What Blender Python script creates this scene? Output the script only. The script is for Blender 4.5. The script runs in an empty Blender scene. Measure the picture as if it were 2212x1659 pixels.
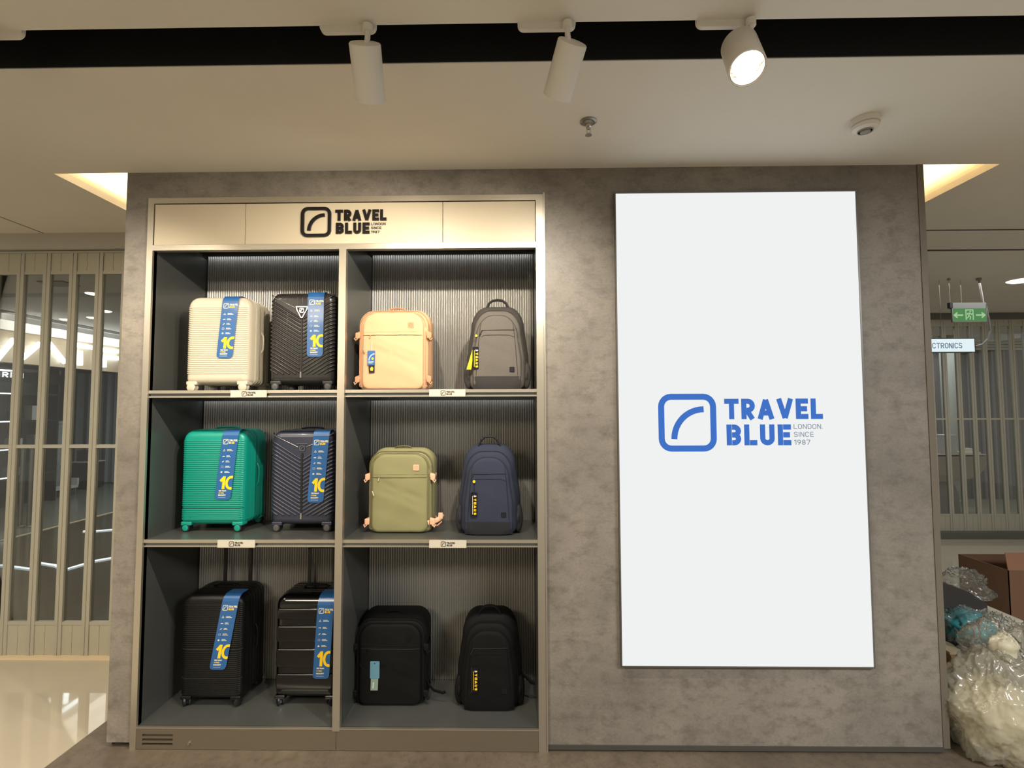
import bpy, math, random
from mathutils import Vector, Matrix
random.seed(7)
S = bpy.context.scene
COL = S.collection

# ---------------------------------------------------------------- camera, world, lights, exposure
D, CH, FPX = 2.37, 1.585, 1066.26
YAW, PITCH, ROLL = 0.01498875, 0.05094807, 0.00323789
def _rot():
    cy, sy = math.cos(YAW), math.sin(YAW); cp, sp = math.cos(PITCH), math.sin(PITCH); cr, sr = math.cos(ROLL), math.sin(ROLL)
    Rz = Matrix(((cy, -sy, 0), (sy, cy, 0), (0, 0, 1))); Rx = Matrix(((1, 0, 0), (0, cp, -sp), (0, sp, cp))); Ry = Matrix(((cr, 0, sr), (0, 1, 0), (-sr, 0, cr)))
    return Rz @ Rx @ Ry
RM = _rot()
camd = bpy.data.cameras.new('camera'); cam = bpy.data.objects.new('camera', camd); COL.objects.link(cam)
camd.sensor_width = 36; camd.lens = FPX / 2212 * 36; camd.clip_start = 0.05; camd.clip_end = 100
base = Matrix(((1, 0, 0), (0, 0, -1), (0, 1, 0)))
cam.matrix_world = Matrix.Translation((0, -D, CH)) @ (RM @ base).to_4x4()
S.camera = cam
S.view_settings.view_transform = 'Standard'; S.view_settings.look = 'None'
S.view_settings.gamma = 1; S.view_settings.use_curve_mapping = False
S.view_settings.exposure = 0.0

W = bpy.data.worlds.new('world'); S.world = W; W.use_nodes = True
W.node_tree.nodes['Background'].inputs[0].default_value = (1.0, 0.93, 0.80, 1)
W.node_tree.nodes['Background'].inputs[1].default_value = 0.36

def area(name, loc, size, energy, color, rot=(0, 0, 0), sy=None, spread=None):
    l = bpy.data.lights.new(name, 'AREA'); l.energy = energy; l.color = color
    l.shape = 'RECTANGLE'; l.size = size; l.size_y = sy or size
    if spread: l.spread = spread
    o = bpy.data.objects.new(name, l); o.location = loc; o.rotation_euler = rot; COL.objects.link(o); return o
WARM = (1.0, 0.80, 0.56); NEUT = (1.0, 0.92, 0.80); COOL = (0.86, 0.93, 1.0)
area('added_fill_left', (-2.4, -3.2, 2.72), 1.6, 150, (1, .86, .66), sy=1.0)  # added warm fill behind the camera, no fitting there
area('added_fill_right', (2.6, -3.0, 2.72), 1.6, 190, (.95, .97, .98), sy=1.0)  # added cooler fill behind the camera, no fitting there
area('store_fill_left', (-5.2, 4.2, 2.70), 2.2, 60, NEUT)  # area light added to brighten the interior behind the left shutter
area('store_fill_far', (-6.6, 7.0, 2.6), 1.5, 45, COOL)  # second added area light, brightens the far end of that interior
area('concourse_light_right', (4.6, 2.2, 2.72), 1.6, 26, (.94, .96, 1))
area('concourse_light_far_right', (6.4, 5.4, 2.6), 1.8, 34, COOL)
area('corridor_light_left', (-3.4, -1.2, 2.74), .7, 30, NEUT)

def _ray(px, py):
    return RM @ Vector(((px - 1106) / FPX, 1.0, -(py - 829.5) / FPX))
def P(px, py, y=0.0):                  # point of the plane y seen at a place of the photograph
    d = _ray(px, py); t = (y + D) / d.y; return Vector((t * d.x, y, CH + t * d.z))
def PZ(px, py, z):
    d = _ray(px, py); t = (z - CH) / d.z; return Vector((t * d.x, -D + t * d.y, z))
def PX(px, py, x):
    d = _ray(px, py); t = x / d.x; return Vector((x, -D + t * d.y, CH + t * d.z))

# ---------------------------------------------------------------- materials
def srgb(r, g, b):
    f = lambda c: (c / 255 / 12.92) if c / 255 <= .04045 else ((c / 255 + .055) / 1.055) ** 2.4
    return (f(r), f(g), f(b), 1)
def mat(name, rgb, rough=.5, metal=0.0, var=0.0, scale=20, bump=0.0, bscale=200, stretch=(1, 1, 1), emit=0, rgb2=None, coat=0, spec=None, sheen=0):
    m = bpy.data.materials.new(name); m.use_nodes = True; nt = m.node_tree; b = nt.nodes['Principled BSDF']
    c = srgb(*rgb); b.inputs['Base Color'].default_value = c
    b.inputs['Roughness'].default_value = rough; b.inputs['Metallic'].default_value = metal
    if coat: b.inputs['Coat Weight'].default_value = coat; b.inputs['Coat Roughness'].default_value = .08
    if spec is not None: b.inputs['Specular IOR Level'].default_value = spec
    if sheen: b.inputs['Sheen Weight'].default_value = sheen
    if emit:
        b.inputs['Emission Color'].default_value = c; b.inputs['Emission Strength'].default_value = emit
    tc = nt.nodes.new('ShaderNodeTexCoord'); mp = nt.nodes.new('ShaderNodeMapping'); mp.inputs['Scale'].default_value = stretch
    nt.links.new(tc.outputs['Object'], mp.inputs['Vector'])
    if var or rgb2:
        n = nt.nodes.new('ShaderNodeTexNoise'); n.inputs['Scale'].default_value = scale; n.inputs['Detail'].default_value = 8; n.inputs['Roughness'].default_value = .65
        nt.links.new(mp.outputs[0], n.inputs['Vector'])
        r = nt.nodes.new('ShaderNodeValToRGB'); r.color_ramp.elements[0].position = .3; r.color_ramp.elements[1].position = .7
        if rgb2: c2 = srgb(*rgb2); ca = c
        else:
            ca = tuple(x * (1 - var) for x in c[:3]) + (1,); c2 = tuple(min(1, x * (1 + var)) for x in c[:3]) + (1,)
        r.color_ramp.elements[0].color = ca; r.color_ramp.elements[1].color = c2
        nt.links.new(n.outputs['Fac'], r.inputs[0]); nt.links.new(r.outputs[0], b.inputs['Base Color'])
    if bump:
        n2 = nt.nodes.new('ShaderNodeTexNoise'); n2.inputs['Scale'].default_value = bscale; n2.inputs['Detail'].default_value = 5
        nt.links.new(mp.outputs[0], n2.inputs['Vector'])
        bp = nt.nodes.new('ShaderNodeBump'); bp.inputs['Strength'].default_value = bump; bp.inputs['Distance'].default_value = .002
        nt.links.new(n2.outputs['Fac'], bp.inputs['Height']); nt.links.new(bp.outputs[0], b.inputs['Normal'])
    return m
def emis(name, rgb, s=1.0):
    m = bpy.data.materials.new(name); m.use_nodes = True; nt = m.node_tree; nt.nodes.clear()
    e = nt.nodes.new('ShaderNodeEmission'); e.inputs[0].default_value = srgb(*rgb); e.inputs[1].default_value = s
    o = nt.nodes.new('ShaderNodeOutputMaterial'); nt.links.new(e.outputs[0], o.inputs[0]); return m
def glassy(name, tint=(1, 1, 1), gloss=.08, rough=.0, haze=0.0, hazec=(230, 230, 225), ior=1.35):
    m = bpy.data.materials.new(name); m.use_nodes = True; nt = m.node_tree; nt.nodes.clear()
    t = nt.nodes.new('ShaderNodeBsdfTransparent'); t.inputs[0].default_value = (*tint, 1)
    g = nt.nodes.new('ShaderNodeBsdfGlossy'); g.inputs['Roughness'].default_value = rough
    fr = nt.nodes.new('ShaderNodeFresnel'); fr.inputs[0].default_value = ior
    mx = nt.nodes.new('ShaderNodeMixShader'); last = t
    ad = nt.nodes.new('ShaderNodeMath'); ad.operation = 'ADD'; ad.inputs[1].default_value = gloss; ad.use_clamp = True
    nt.links.new(fr.outputs[0], ad.inputs[0]); nt.links.new(ad.outputs[0], mx.inputs[0])
    if haze:
        d = nt.nodes.new('ShaderNodeBsdfDiffuse'); d.inputs[0].default_value = srgb(*hazec)
        tr = nt.nodes.new('ShaderNodeBsdfTranslucent'); tr.inputs[0].default_value = srgb(*hazec)
        m1 = nt.nodes.new('ShaderNodeMixShader'); m1.inputs[0].default_value = .5
        nt.links.new(d.outputs[0], m1.inputs[1]); nt.links.new(tr.outputs[0], m1.inputs[2])
        m2 = nt.nodes.new('ShaderNodeMixShader'); m2.inputs[0].default_value = haze
        nt.links.new(t.outputs[0], m2.inputs[1]); nt.links.new(m1.outputs[0], m2.inputs[2]); last = m2
    nt.links.new(last.outputs[0], mx.inputs[1]); nt.links.new(g.outputs[0], mx.inputs[2])
    o = nt.nodes.new('ShaderNodeOutputMaterial'); nt.links.new(mx.outputs[0], o.inputs[0]); return m
def concrete(name, a, b_, c_, rough=.5, sc=1.6, streak=(1, 1, 3), pale=None):
    m = bpy.data.materials.new(name); m.use_nodes = True; nt = m.node_tree; b = nt.nodes['Principled BSDF']; b.inputs['Roughness'].default_value = rough
    tc = nt.nodes.new('ShaderNodeTexCoord'); mp = nt.nodes.new('ShaderNodeMapping'); mp.inputs['Scale'].default_value = streak
    nt.links.new(tc.outputs['Object'], mp.inputs[0])
    def noise(s, det, vec):
        n = nt.nodes.new('ShaderNodeTexNoise'); n.inputs['Scale'].default_value = s; n.inputs['Detail'].default_value = det; n.inputs['Roughness'].default_value = .7
        nt.links.new(vec, n.inputs['Vector']); return n.outputs['Fac']
    n1 = noise(sc, 10, tc.outputs['Object']); n2 = noise(sc * 9, 8, mp.outputs[0]); n3 = noise(sc * 60, 4, mp.outputs[0])
    r1 = nt.nodes.new('ShaderNodeValToRGB'); e = r1.color_ramp.elements; e[0].position = .36; e[1].position = .64; e[0].color = srgb(*a); e[1].color = srgb(*b_)
    nt.links.new(n1, r1.inputs[0])
    mx = nt.nodes.new('ShaderNodeMix'); mx.data_type = 'RGBA'; mx.inputs[7].default_value = srgb(*c_)
    mr = nt.nodes.new('ShaderNodeMapRange'); mr.inputs[1].default_value = .48; mr.inputs[2].default_value = .68; mr.inputs[4].default_value = .75
    nt.links.new(n2, mr.inputs[0]); nt.links.new(mr.outputs[0], mx.inputs[0]); nt.links.new(r1.outputs[0], mx.inputs[6])
    hs = nt.nodes.new('ShaderNodeHueSaturation'); m3 = nt.nodes.new('ShaderNodeMapRange'); m3.inputs[1].default_value = .3; m3.inputs[2].default_value = .7; m3.inputs[3].default_value = .88; m3.inputs[4].default_value = 1.12
    nt.links.new(n3, m3.inputs[0]); nt.links.new(m3.outputs[0], hs.inputs['Value']); nt.links.new(mx.outputs[2], hs.inputs['Color']); nt.links.new(hs.outputs[0], b.inputs['Base Color'])
    bp = nt.nodes.new('ShaderNodeBump'); bp.inputs['Strength'].default_value = .15; bp.inputs['Distance'].default_value = .002
    nt.links.new(n3, bp.inputs['Height']); nt.links.new(bp.outputs[0], b.inputs['Normal'])
    return m

M = {}
M['wall'] = concrete('concrete_laminate', (110, 104, 96), (138, 130, 119), (92, 86, 78), .5, 1.2, (1, 1, 1.6))
M['stone'] = concrete('brown_stone', (86, 76, 65), (106, 95, 81), (74, 66, 57), .45, 2.2, (1, 1, 1))
M['ceil'] = mat('ceiling_paint', (216, 211, 200), .7, var=.02, scale=3)
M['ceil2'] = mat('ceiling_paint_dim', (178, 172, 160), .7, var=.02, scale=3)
M['slot'] = mat('black_slot', (20, 21, 21), .6)
M['beige'] = mat('polished_beige_floor', (178, 169, 150), .03, var=.03, scale=2.5)
M['gloss_dark'] = mat('glossy_dark_floor', (74, 70, 62), .12, var=.1, scale=2)
M['alu'] = mat('brushed_aluminium', (196, 188, 172), .34, .85, bump=.12, bscale=60, stretch=(1, 1, 60))
M['alu_h'] = mat('brushed_aluminium_horizontal', (196, 188, 172), .34, .85, bump=.12, bscale=60, stretch=(1, 60, 60))
M['cream'] = mat('cream_panel', (190, 177, 152), .42, var=.02, scale=4)
M['plinth'] = mat('plinth_bronze', (122, 112, 96), .4, .5, var=.04, scale=12, stretch=(1, 1, 12))
M['inner'] = mat('grey_metal_panel', (104, 106, 103), .30, .6, var=.05, scale=4)
M['flute'] = mat('fluted_metal', (158, 155, 148), .34, .5)
M['gap'] = mat('dark_gap', (18, 18, 17), .7)
M['black'] = mat('black_plastic', (16, 16, 17), .42)
M['letter'] = mat('black_acrylic', (14, 12, 12), .3)
M['plate'] = mat('nameplate', (198, 190, 174), .45)
M['led'] = emis('led_white', (240, 246, 255), 5.0)
M['screen'] = emis('screen_white', (240, 242, 242), 1.0)
M['scr_blue'] = emis('screen_blue', (66, 114, 198), 1.0)
M['scr_grey'] = emis('screen_grey', (130, 140, 158), 1.0)
M['bezel'] = mat('screen_bezel', (120, 116, 110), .35, .8)
M['white_pl'] = mat('white_lamp_body', (214, 208, 198), .45)
M['lamp_in'] = mat('lamp_reflector', (235, 232, 225), .15, .9)
M['lens'] = emis('lamp_lens', (255, 248, 230), 5)
M['chrome'] = mat('chrome', (200, 198, 194), .18, 1.0)
M['steel'] = mat('dull_steel', (150, 145, 136), .35, .9)

# ---------------------------------------------------------------- mesh builder
class MB:
    def __init__(s): s.v = []; s.f = []; s.mi = []; s.mats = []; s.cur = 0
    def m(s, mt):
        if mt not in s.mats: s.mats.append(mt)
        s.cur = s.mats.index(mt); return s
    def add(s, vs, fs):
        o = len(s.v); s.v += [tuple(x) for x in vs]
        for f in fs: s.f.append(tuple(i + o for i in f)); s.mi.append(s.cur)
        return s
    def box(s, a, b):
        x0, x1 = sorted((a[0], b[0])); y0, y1 = sorted((a[1], b[1])); z0, z1 = sorted((a[2], b[2]))
        return s.add([(x0, y0, z0), (x1, y0, z0), (x1, y1, z0), (x0, y1, z0), (x0, y0, z1), (x1, y0, z1), (x1, y1, z1), (x0, y1, z1)],
                     [(0, 3, 2, 1), (4, 5, 6, 7), (0, 1, 5, 4), (1, 2, 6, 5), (2, 3, 7, 6), (3, 0, 4, 7)])
    def cbox(s, c, sx, sy, sz): return s.box((c[0] - sx / 2, c[1] - sy / 2, c[2] - sz / 2), (c[0] + sx / 2, c[1] + sy / 2, c[2] + sz / 2))
    def rings(s, R, cap0=True, cap1=True, closed=True):
        n = len(R[0]); vs = [p for r in R for p in r]; fs = []
        for i in range(len(R) - 1):
            for j in range(n if closed else n - 1):
                k = (j + 1) % n; fs.append((i * n + j, i * n + k, (i + 1) * n + k, (i + 1) * n + j))
        if cap0: fs.append(tuple(range(n - 1, -1, -1)))
        if cap1: fs.append(tuple((len(R) - 1) * n + j for j in range(n)))
        return s.add(vs, fs)
    def tube(s, pts, r, n=8, closed=False, rfn=None):
        pts = [Vector(p) for p in pts]; R = []; N = len(pts); up = None
        for i, p in enumerate(pts):
            if closed: t = pts[(i + 1) % N] - pts[i - 1]
            else: t = pts[min(i + 1, N - 1)] - pts[max(i - 1, 0)]
            t.normalize()
            if up is None:
                up = Vector((0, 0, 1)) if abs(t.z) < .9 else Vector((1, 0, 0))
            a = t.cross(up); a.normalize(); b = a.cross(t); up = b
            rr = rfn(i / (N - 1)) if rfn else r
            rx, ry = rr if isinstance(rr, tuple) else (rr, rr)
            R.append([p + a * math.cos(2 * math.pi * k / n) * rx + b * math.sin(2 * math.pi * k / n) * ry for k in range(n)])
        if closed: R.append(R[0]); return s.rings(R, False, False)
        return s.rings(R)
    def lathe(s, prof, o=(0, 0, 0), ax=(0, 0, 1), n=24):       # prof: (radius, height) along ax
        ax = Vector(ax).normalized(); o = Vector(o); a = ax.cross(Vector((0, 1, 0)) if abs(ax.y) < .9 else Vector((1, 0, 0))).normalized(); b = ax.cross(a)
        R = [[o + ax * h + (a * math.cos(2 * math.pi * k / n) + b * math.sin(2 * math.pi * k / n)) * max(r, 1e-5) for k in range(n)] for r, h in prof]
        return s.rings(R)
    def cyl(s, o, ax, r, h, n=24): return s.lathe([(r, 0), (r, h)], o, ax, n)
    def ribbon(s, pts, w, f, th=0.0, closed=False):            # flat stroke in (u,v), mapped by f(u,v,h)
        cl_ = []
        for p in pts:
            if not cl_ or abs(p[0] - cl_[-1][0]) + abs(p[1] - cl_[-1][1]) > w * .02: cl_.append(p)
        if closed and len(cl_) > 2 and abs(cl_[0][0] - cl_[-1][0]) + abs(cl_[0][1] - cl_[-1][1]) < w * .02: cl_.pop()
        pts = cl_; N = len(pts); L = []; Rr = []
        for i in range(N):
            p = pts[i]
            a = pts[i - 1] if (i or closed) else None; b = pts[(i + 1) % N] if (i < N - 1 or closed) else None
            d1 = Vector((p[0] - a[0], p[1] - a[1])).normalized() if a else None
            d2 = Vector((b[0] - p[0], b[1] - p[1])).normalized() if b else None
            if d1 is None: d1 = d2
            if d2 is None: d2 = d1
            nn = Vector((-(d1.y + d2.y), d1.x + d2.x))
            if nn.length < 1e-6: nn = Vector((-d1.y, d1.x))
            nn.normalize(); k = w / 2 / max(.35, nn.dot(Vector((-d1.y, d1.x))))
            L.append((p[0] + nn.x * k, p[1] + nn.y * k)); Rr.append((p[0] - nn.x * k, p[1] - nn.y * k))
        s.k = (getattr(s, 'k', 0) + 1) % 9; e_ = s.k * 4e-5
        vs = [f(*q, th + e_) for q in L] + [f(*q, th + e_) for q in Rr]; fs = []; M_ = N if closed else N - 1
        for i in range(M_):
            j = (i + 1) % N; fs.append((i, N + i, N + j, j))
        if th > 2e-4:
            vs += [f(*q, 0) for q in L] + [f(*q, 0) for q in Rr]
            for i in range(M_):
                j = (i + 1) % N; fs.append((i, j, 2 * N + j, 2 * N + i)); fs.append((N + j, N + i, 3 * N + i, 3 * N + j))
            if not closed: fs.append((0, 2 * N, 3 * N, N)); fs.append((N - 1, 2 * N - 1, 4 * N - 1, 3 * N - 1))
        return s.add(vs, fs)
    def poly(s, pts, f, th=0.0):                               # filled convex-ish outline
        n = len(pts); vs = [f(*q, th) for q in pts]; fs = [tuple(range(n))]
        if th > 2e-4:
            vs += [f(*q, 0) for q in pts]
            for i in range(n): j = (i + 1) % n; fs.append((j, i, n + i, n + j))
        return s.add(vs, fs)
    def build(s, name, mt=None, parent=None, smooth=None, loc=None):
        me = bpy.data.meshes.new(name); me.from_pydata(s.v, [], s.f)
        mats = s.mats if s.mats else [mt]
        for q in mats: me.materials.append(q)
        if s.mats: me.polygons.foreach_set('material_index', s.mi)
        me.update()
        if smooth is not None:
            me.polygons.foreach_set('use_smooth', [True] * len(me.polygons)); me.set_sharp_from_angle(angle=math.radians(smooth))
        o = bpy.data.objects.new(name, me); COL.objects.link(o)
        if parent: o.parent = parent
        if loc is not None: o.location = loc
        return o
def tag(o, label=None, cat=None, group=None, kind=None):
    if label: o['label'] = label
    if cat: o['category'] = cat
    if group: o['group'] = group
    if kind: o['kind'] = kind
    return o
def thing(name, label, cat, loc=(0, 0, 0), rz=0, group=None):
    o = bpy.data.objects.new(name, None); COL.objects.link(o); o.location = loc; o.rotation_euler = (0, 0, rz); o.empty_display_size = .05
    return tag(o, label, cat, group)
def part(name, parent, loc=(0, 0, 0)):
    o = bpy.data.objects.new(name, None); COL.objects.link(o); o.location = loc; o.parent = parent; o.empty_display_size = .02; return o
def struct(o): o['kind'] = 'structure'; return o
def flat(ox, oy, oz, sx=1, sz=1):                               # maps stroke plane onto an upright face looking towards the viewer
    return lambda u, v, h: (ox + u * sx, oy - h, oz + v * sz)

# ---------------------------------------------------------------- stroke lettering (cap height 1)
def arc(cx, cy, rx, ry, a0, a1, n=8):
    return [(cx + rx * math.cos(math.radians(a0 + (a1 - a0) * i / n)), cy + ry * math.sin(math.radians(a0 + (a1 - a0) * i / n))) for i in range(n + 1)]
def glyph(c, t):
    h = t / 2; W_ = .66
    x0, x1, y0, y1, ym = h, W_ - h, h, 1 - h, .5; r = .22
    rr = (x0, y0, x1, y1)
    def rrect(a, b, c_, d, r=.2): return arc(c_ - r, d - r, r, r, 0, 90, 5) + arc(a + r, d - r, r, r, 90, 180, 5) + arc(a + r, b + r, r, r, 180, 270, 5) + arc(c_ - r, b + r, r, r, 270, 360, 5)
    o = []; cl = []; w = W_
    if c == 'T': w = .7; o = [[(0, y1), (w, y1)], [(w / 2, 1 - t), (w / 2, 0)]]
    elif c == 'R': o = [[(x0, 0), (x0, 1)], [(t, y1), (x1 - r, y1)] + arc(x1 - r, y1 - r, r, r, 90, -90) + [(t, y1 - 2 * r)], [(x1 - .26, y1 - 2 * r), (x1, 0)]]
    elif c == 'A': w = .8; o = [[(h * .9, 0), (.4, 1.0 - h * .4)], [(w - h * .9, 0), (.4, 1.0 - h * .4)], [(.18, .3), (w - .18, .3)]]
    elif c == 'V': w = .8; o = [[(h * .9, 1), (.4, h * .4)], [(w - h * .9, 1), (.4, h * .4)]]
    elif c == 'E': w = .6; o = [[(h, 0), (h, 1)], [(t, y1), (w, y1)], [(t, ym), (w - .05, ym)], [(t, y0), (w, y0)]]
    elif c == 'F': w = .6; o = [[(h, 0), (h, 1)], [(t, y1), (w, y1)], [(t, ym), (w - .05, ym)]]
    elif c == 'L': w = .58; o = [[(h, 0), (h, 1)], [(t, y0), (w, y0)]]
    elif c == 'B': r = (1 - t) / 4; o = [[(h, 0), (h, 1)], [(t, y1), (x1 - r, y1)] + arc(x1 - r, y1 - r, r, r, 90, -90) + [(t, ym)], [(x1 - r, ym)] + arc(x1 - r, y0 + r, r, r, 90, -90) + [(t, y0)]]
    elif c == 'U': r = x1 - x0; r /= 2; o = [[(x0, 1), (x0, y0 + r)] + arc(x0 + r, y0 + r, r, r, 180, 360) + [(x1, 1)]]
    elif c in 'O0D':
        if c == 'D': o = [[(h, 0), (h, 1)], [(t, y1), (x1 - .22, y1)] + arc(x1 - .22, y1 - .22, .22, .22, 90, 0) + arc(x1 - .22, y0 + .22, .22, .22, 0, -90) + [(t, y0)]]
        else: cl = [rrect(*rr, .22)]
    elif c == 'C': o = [arc(x1 - .2, y1 - .22, .2, .22, 0, 90) + arc(x0 + .22, y1 - .22, .22, .22, 90, 180) + arc(x0 + .22, y0 + .22, .22, .22, 180, 270) + arc(x1 - .2, y0 + .22, .2, .22, 270, 360)]
    elif c == 'G': o = [arc(x1 - .2, y1 - .22, .2, .22, 0, 90) + arc(x0 + .22, y1 - .22, .22, .22, 90, 180) + arc(x0 + .22, y0 + .22, .22, .22, 180, 270) + arc(x1 - .2, y0 + .22, .2, .22, 270, 360) + [(x1, .45), (.38, .45)]]
    elif c == 'N': o = [[(x0, 0), (x0, 1)], [(x0, 1), (x1, 0)], [(x1, 0), (x1, 1)]]
    elif c == 'I': w = t; o = [[(h, 0), (h, 1)]]
    elif c == 'W': w = 1.0; o = [[(h, 1), (.27, 0)], [(.27, 0), (.5, .9)], [(.5, .9), (.73, 0)], [(.73, 0), (w - h, 1)]]
    elif c == 'Y': w = .76; o = [[(h, 1), (.38, .45)], [(w - h, 1), (.38, .45)], [(.38, .5), (.38, 0)]]
    elif c == 'S': r = (1 - t) / 4; o = [arc(x1 - r, y1 - r, r, r, 10, 90) + arc(x0 + r, y1 - r, r, r, 90, 270) + arc(x1 - r, y0 + r, r, r, 90, -90) + arc(x0 + r, y0 + r, r, r, 270, 190)]
    elif c == '1': w = .4; o = [[(.0, .78), (w - h, 1 - h * .6)], [(w - h, 1), (w - h, 0)]]
    elif c == '2': r = (x1 - x0) / 2; o = [arc(x0 + r, y1 - r, r, r, 170, 0) + [(x1 - .02, .55), (x0 + .05, y0)], [(x0 - h, y0), (w, y0)]]
    elif c == '7': o = [[(0, y1), (x1 + h * .3, y1)], [(x1, 1 - t * .6), (x0 + .15, 0)]]
    elif c == '8': r = (1 - t) / 4; cl = [arc((x0 + x1) / 2, y1 - r, (x1 - x0) / 2 - .03, r, 0, 345, 12), arc((x0 + x1) / 2, y0 + r, (x1 - x0) / 2, r, 0, 345, 12)]
    elif c == '9': r = .24; cl = [arc((x0 + x1) / 2, y1 - r, (x1 - x0) / 2, r, 0, 345, 12)]; o = [[(x1, y1 - r), (x1 - .1, .3), (x0 + .12, 0)]]
    elif c == 'P': o = [[(x0, 0), (x0, 1)], [(t, y1), (x1 - r, y1)] + arc(x1 - r, y1 - r, r, r, 90, -90) + [(t, y1 - 2 * r)]]
    elif c == '.': w = t; o = [[(h, 0), (h, t)]]
    elif c == ' ': w = .3
    return w, o, cl
def text(mb, s, x, z, cap, t, f, th=0.0, gap=.12, width=None):
    tot = 0
    for i, c in enumerate(s):
        tot += glyph(c, t)[0] + (gap if i < len(s) - 1 else 0)
    kx = (width / (tot * cap)) if width else 1
    for c in s:
        w, o, cl = glyph(c, t)
        for st in o: mb.ribbon([(x + p[0] * cap * kx, z + p[1] * cap) for p in st], t * cap, f, th)
        for st in cl: mb.ribbon([(x + p[0] * cap * kx, z + p[1] * cap) for p in st], t * cap, f, th, True)
        x += (w + gap) * cap * kx
    return x
def rrect(a, b, c, d, r, n=6):
    return arc(c - r, d - r, r, r, 0, 90, n) + arc(a + r, d - r, r, r, 90, 180, n) + arc(a + r, b + r, r, r, 180, 270, n) + arc(c - r, b + r, r, r, 270, 360, n)
def dedup(pts):
    out = []
    for p in pts:
        if not out or (abs(p[0] - out[-1][0]) + abs(p[1] - out[-1][1])) > 1e-6: out.append(p)
    if (abs(out[0][0] - out[-1][0]) + abs(out[0][1] - out[-1][1])) < 1e-6: out.pop()
    return out
def emblem(mb, x, z, H, f, th=0.0):
    t = .105 * H; mb.ribbon(dedup(rrect(x + t / 2, z + t / 2, x + H - t / 2, z + H - t / 2, .17 * H)), t, f, th, True)
    mb.ribbon(arc(x + .785 * H, z + .215 * H, .515 * H, .515 * H, 180, 90, 12), t, f, th)
def logo(mb, x, z, H, f, th=0.0, small=None, tiny=True, letters=None):
    emblem(mb, x, z, H, f, th)
    text(mb, 'TRAVEL', x + 1.14 * H, z + .555 * H,   .355 * H, .25, f, th, width=1.69 * H)
    text(mb, 'BLUE', x + 1.165 * H, z + .105 * H, .36 * H, .25, f, th, width=1.11 * H)
    if tiny:
        if small: mb.m(small)
        for i, wd in enumerate((('LONDON.', .5), ('SINCE', .34), ('1987', .28))):
            text(mb, wd[0], x + 2.32 * H, z + (.385 - .135 * i) * H, .085 * H, .14, f, th, width=wd[1] * H)

# ---------------------------------------------------------------- shell: floor, ceiling, wall
XL, XR, ZC = P(232, 1603).x, 1.962, 2.765
XL = -1.945
CX0, CX1, CZ1 = -1.826, .118, 2.631          # cabinet outline
OX0, OX1, OZ0, OZ1, CD = -1.797, .083, .098, 2.368, .412
struct(MB().box((-14, -7, -.1), (10, 10, 0)).build('floor', M['beige']))
st = MB().box((XL - .165, -3.6, 0), (XR + .165, .75, .006)).build('floor_stone', M['stone']); struct(st); st.name = 'floor_2'
# ceiling with the black slot and the light cove opening
SY0, SY1 = -.918, -.747
c = MB()
c.box((-14, -4.6, ZC), (10, SY0, ZC + .05)); c.box((-14, SY1, ZC), (10, 0, ZC + .037))
VX0, VX1, VY1 = -2.317, 2.336, .74
c.box((-14, 0, ZC), (VX0, 10, ZC + .037)); c.box((VX1, 0, ZC), (10, .9, ZC + .037)); c.box((VX0, VY1, ZC), (VX1, .9, ZC + .037)); c.box((VX0, .9, ZC), (10, 10, ZC + .037))
struct(c.build('ceiling', M['ceil']))
s_ = MB().box((-10, SY0, ZC + .30), (10, SY1, ZC + .32)).box((-10, SY0 - .01, ZC + .05), (10, SY0, ZC + .3)).box((-14, SY1 - .004, ZC + .0025), (10, SY1 - .0005, ZC + .3))
struct(s_.build('trim_1', M['slot']))
# cove box above the opening, its hidden led line
k = MB(); q = .02
k.box((VX0 - q - .02, -.06, ZC + .037), (VX0 - q, VY1 + .06, ZC + .28)); k.box((VX1 + q, -.06, ZC + .037), (VX1 + q + .02, VY1 + .06, ZC + .28))
k.box((VX0 - .04, -.06, ZC + .28), (VX1 + .04, VY1 + .06, ZC + .3)); k.box((VX0 - .04, -.08, ZC + .037), (VX1 + .04, -.06, ZC + .28)); k.box((VX0 - .04, VY1 + .06, ZC + .037), (VX1 + .04, VY1 + .08, ZC + .28))
struct(k.build('ceiling_cove', mat('cove_white', (236, 226, 204), .7)))
bpy.data.objects['ceiling_cove'].name = 'trim_2'
area('cove_led_left', (-2.15, .35, ZC + .06), .05, 9, (1, .86, .64), rot=(math.pi, math.radians(0), 0), sy=.6)
area('cove_led_right', (2.17, .35, ZC + .06), .05, 6, (1, .78, .50), rot=(math.pi, 0, 0), sy=.6)
# feature wall (block with the cabinet niche)
w = MB(); WT = .62; ZW = ZC + .27; ZB = .03
w.box((XL, 0, ZB), (CX0 + .004, WT, ZW)); w.box((CX0 + .004, 0, CZ1 - .004), (CX1 - .004, WT, ZW)); w.box((CX1 - .004, 0, ZB), (XR - .03, WT, ZW)); w.box((CX0 + .004, CD + .03, ZB), (CX1 - .004, WT, CZ1 - .004))
struct(w.build('wall_back', M['wall']))
struct(MB().box((XR - .03, -.004, ZB), (XR, WT, ZW)).build('trim_3', mat('bronze_edge_trim', (112, 104, 92), .4, .3)))
struct(MB().box((XL + .01, .02, .006), (CX0, WT, ZB)).box((CX0, .03, .006), (XR - .02, WT, ZB)).build('baseboard_back', mat('dark_skirting', (44, 42, 38), .5)))
struct(MB().box((CX1 + .004, -.006, ZB - .016), (XR - .03, .0, ZB + .004)).build('trim_4', mat('skirting_lip', (84, 82, 76), .4, .4)))
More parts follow.
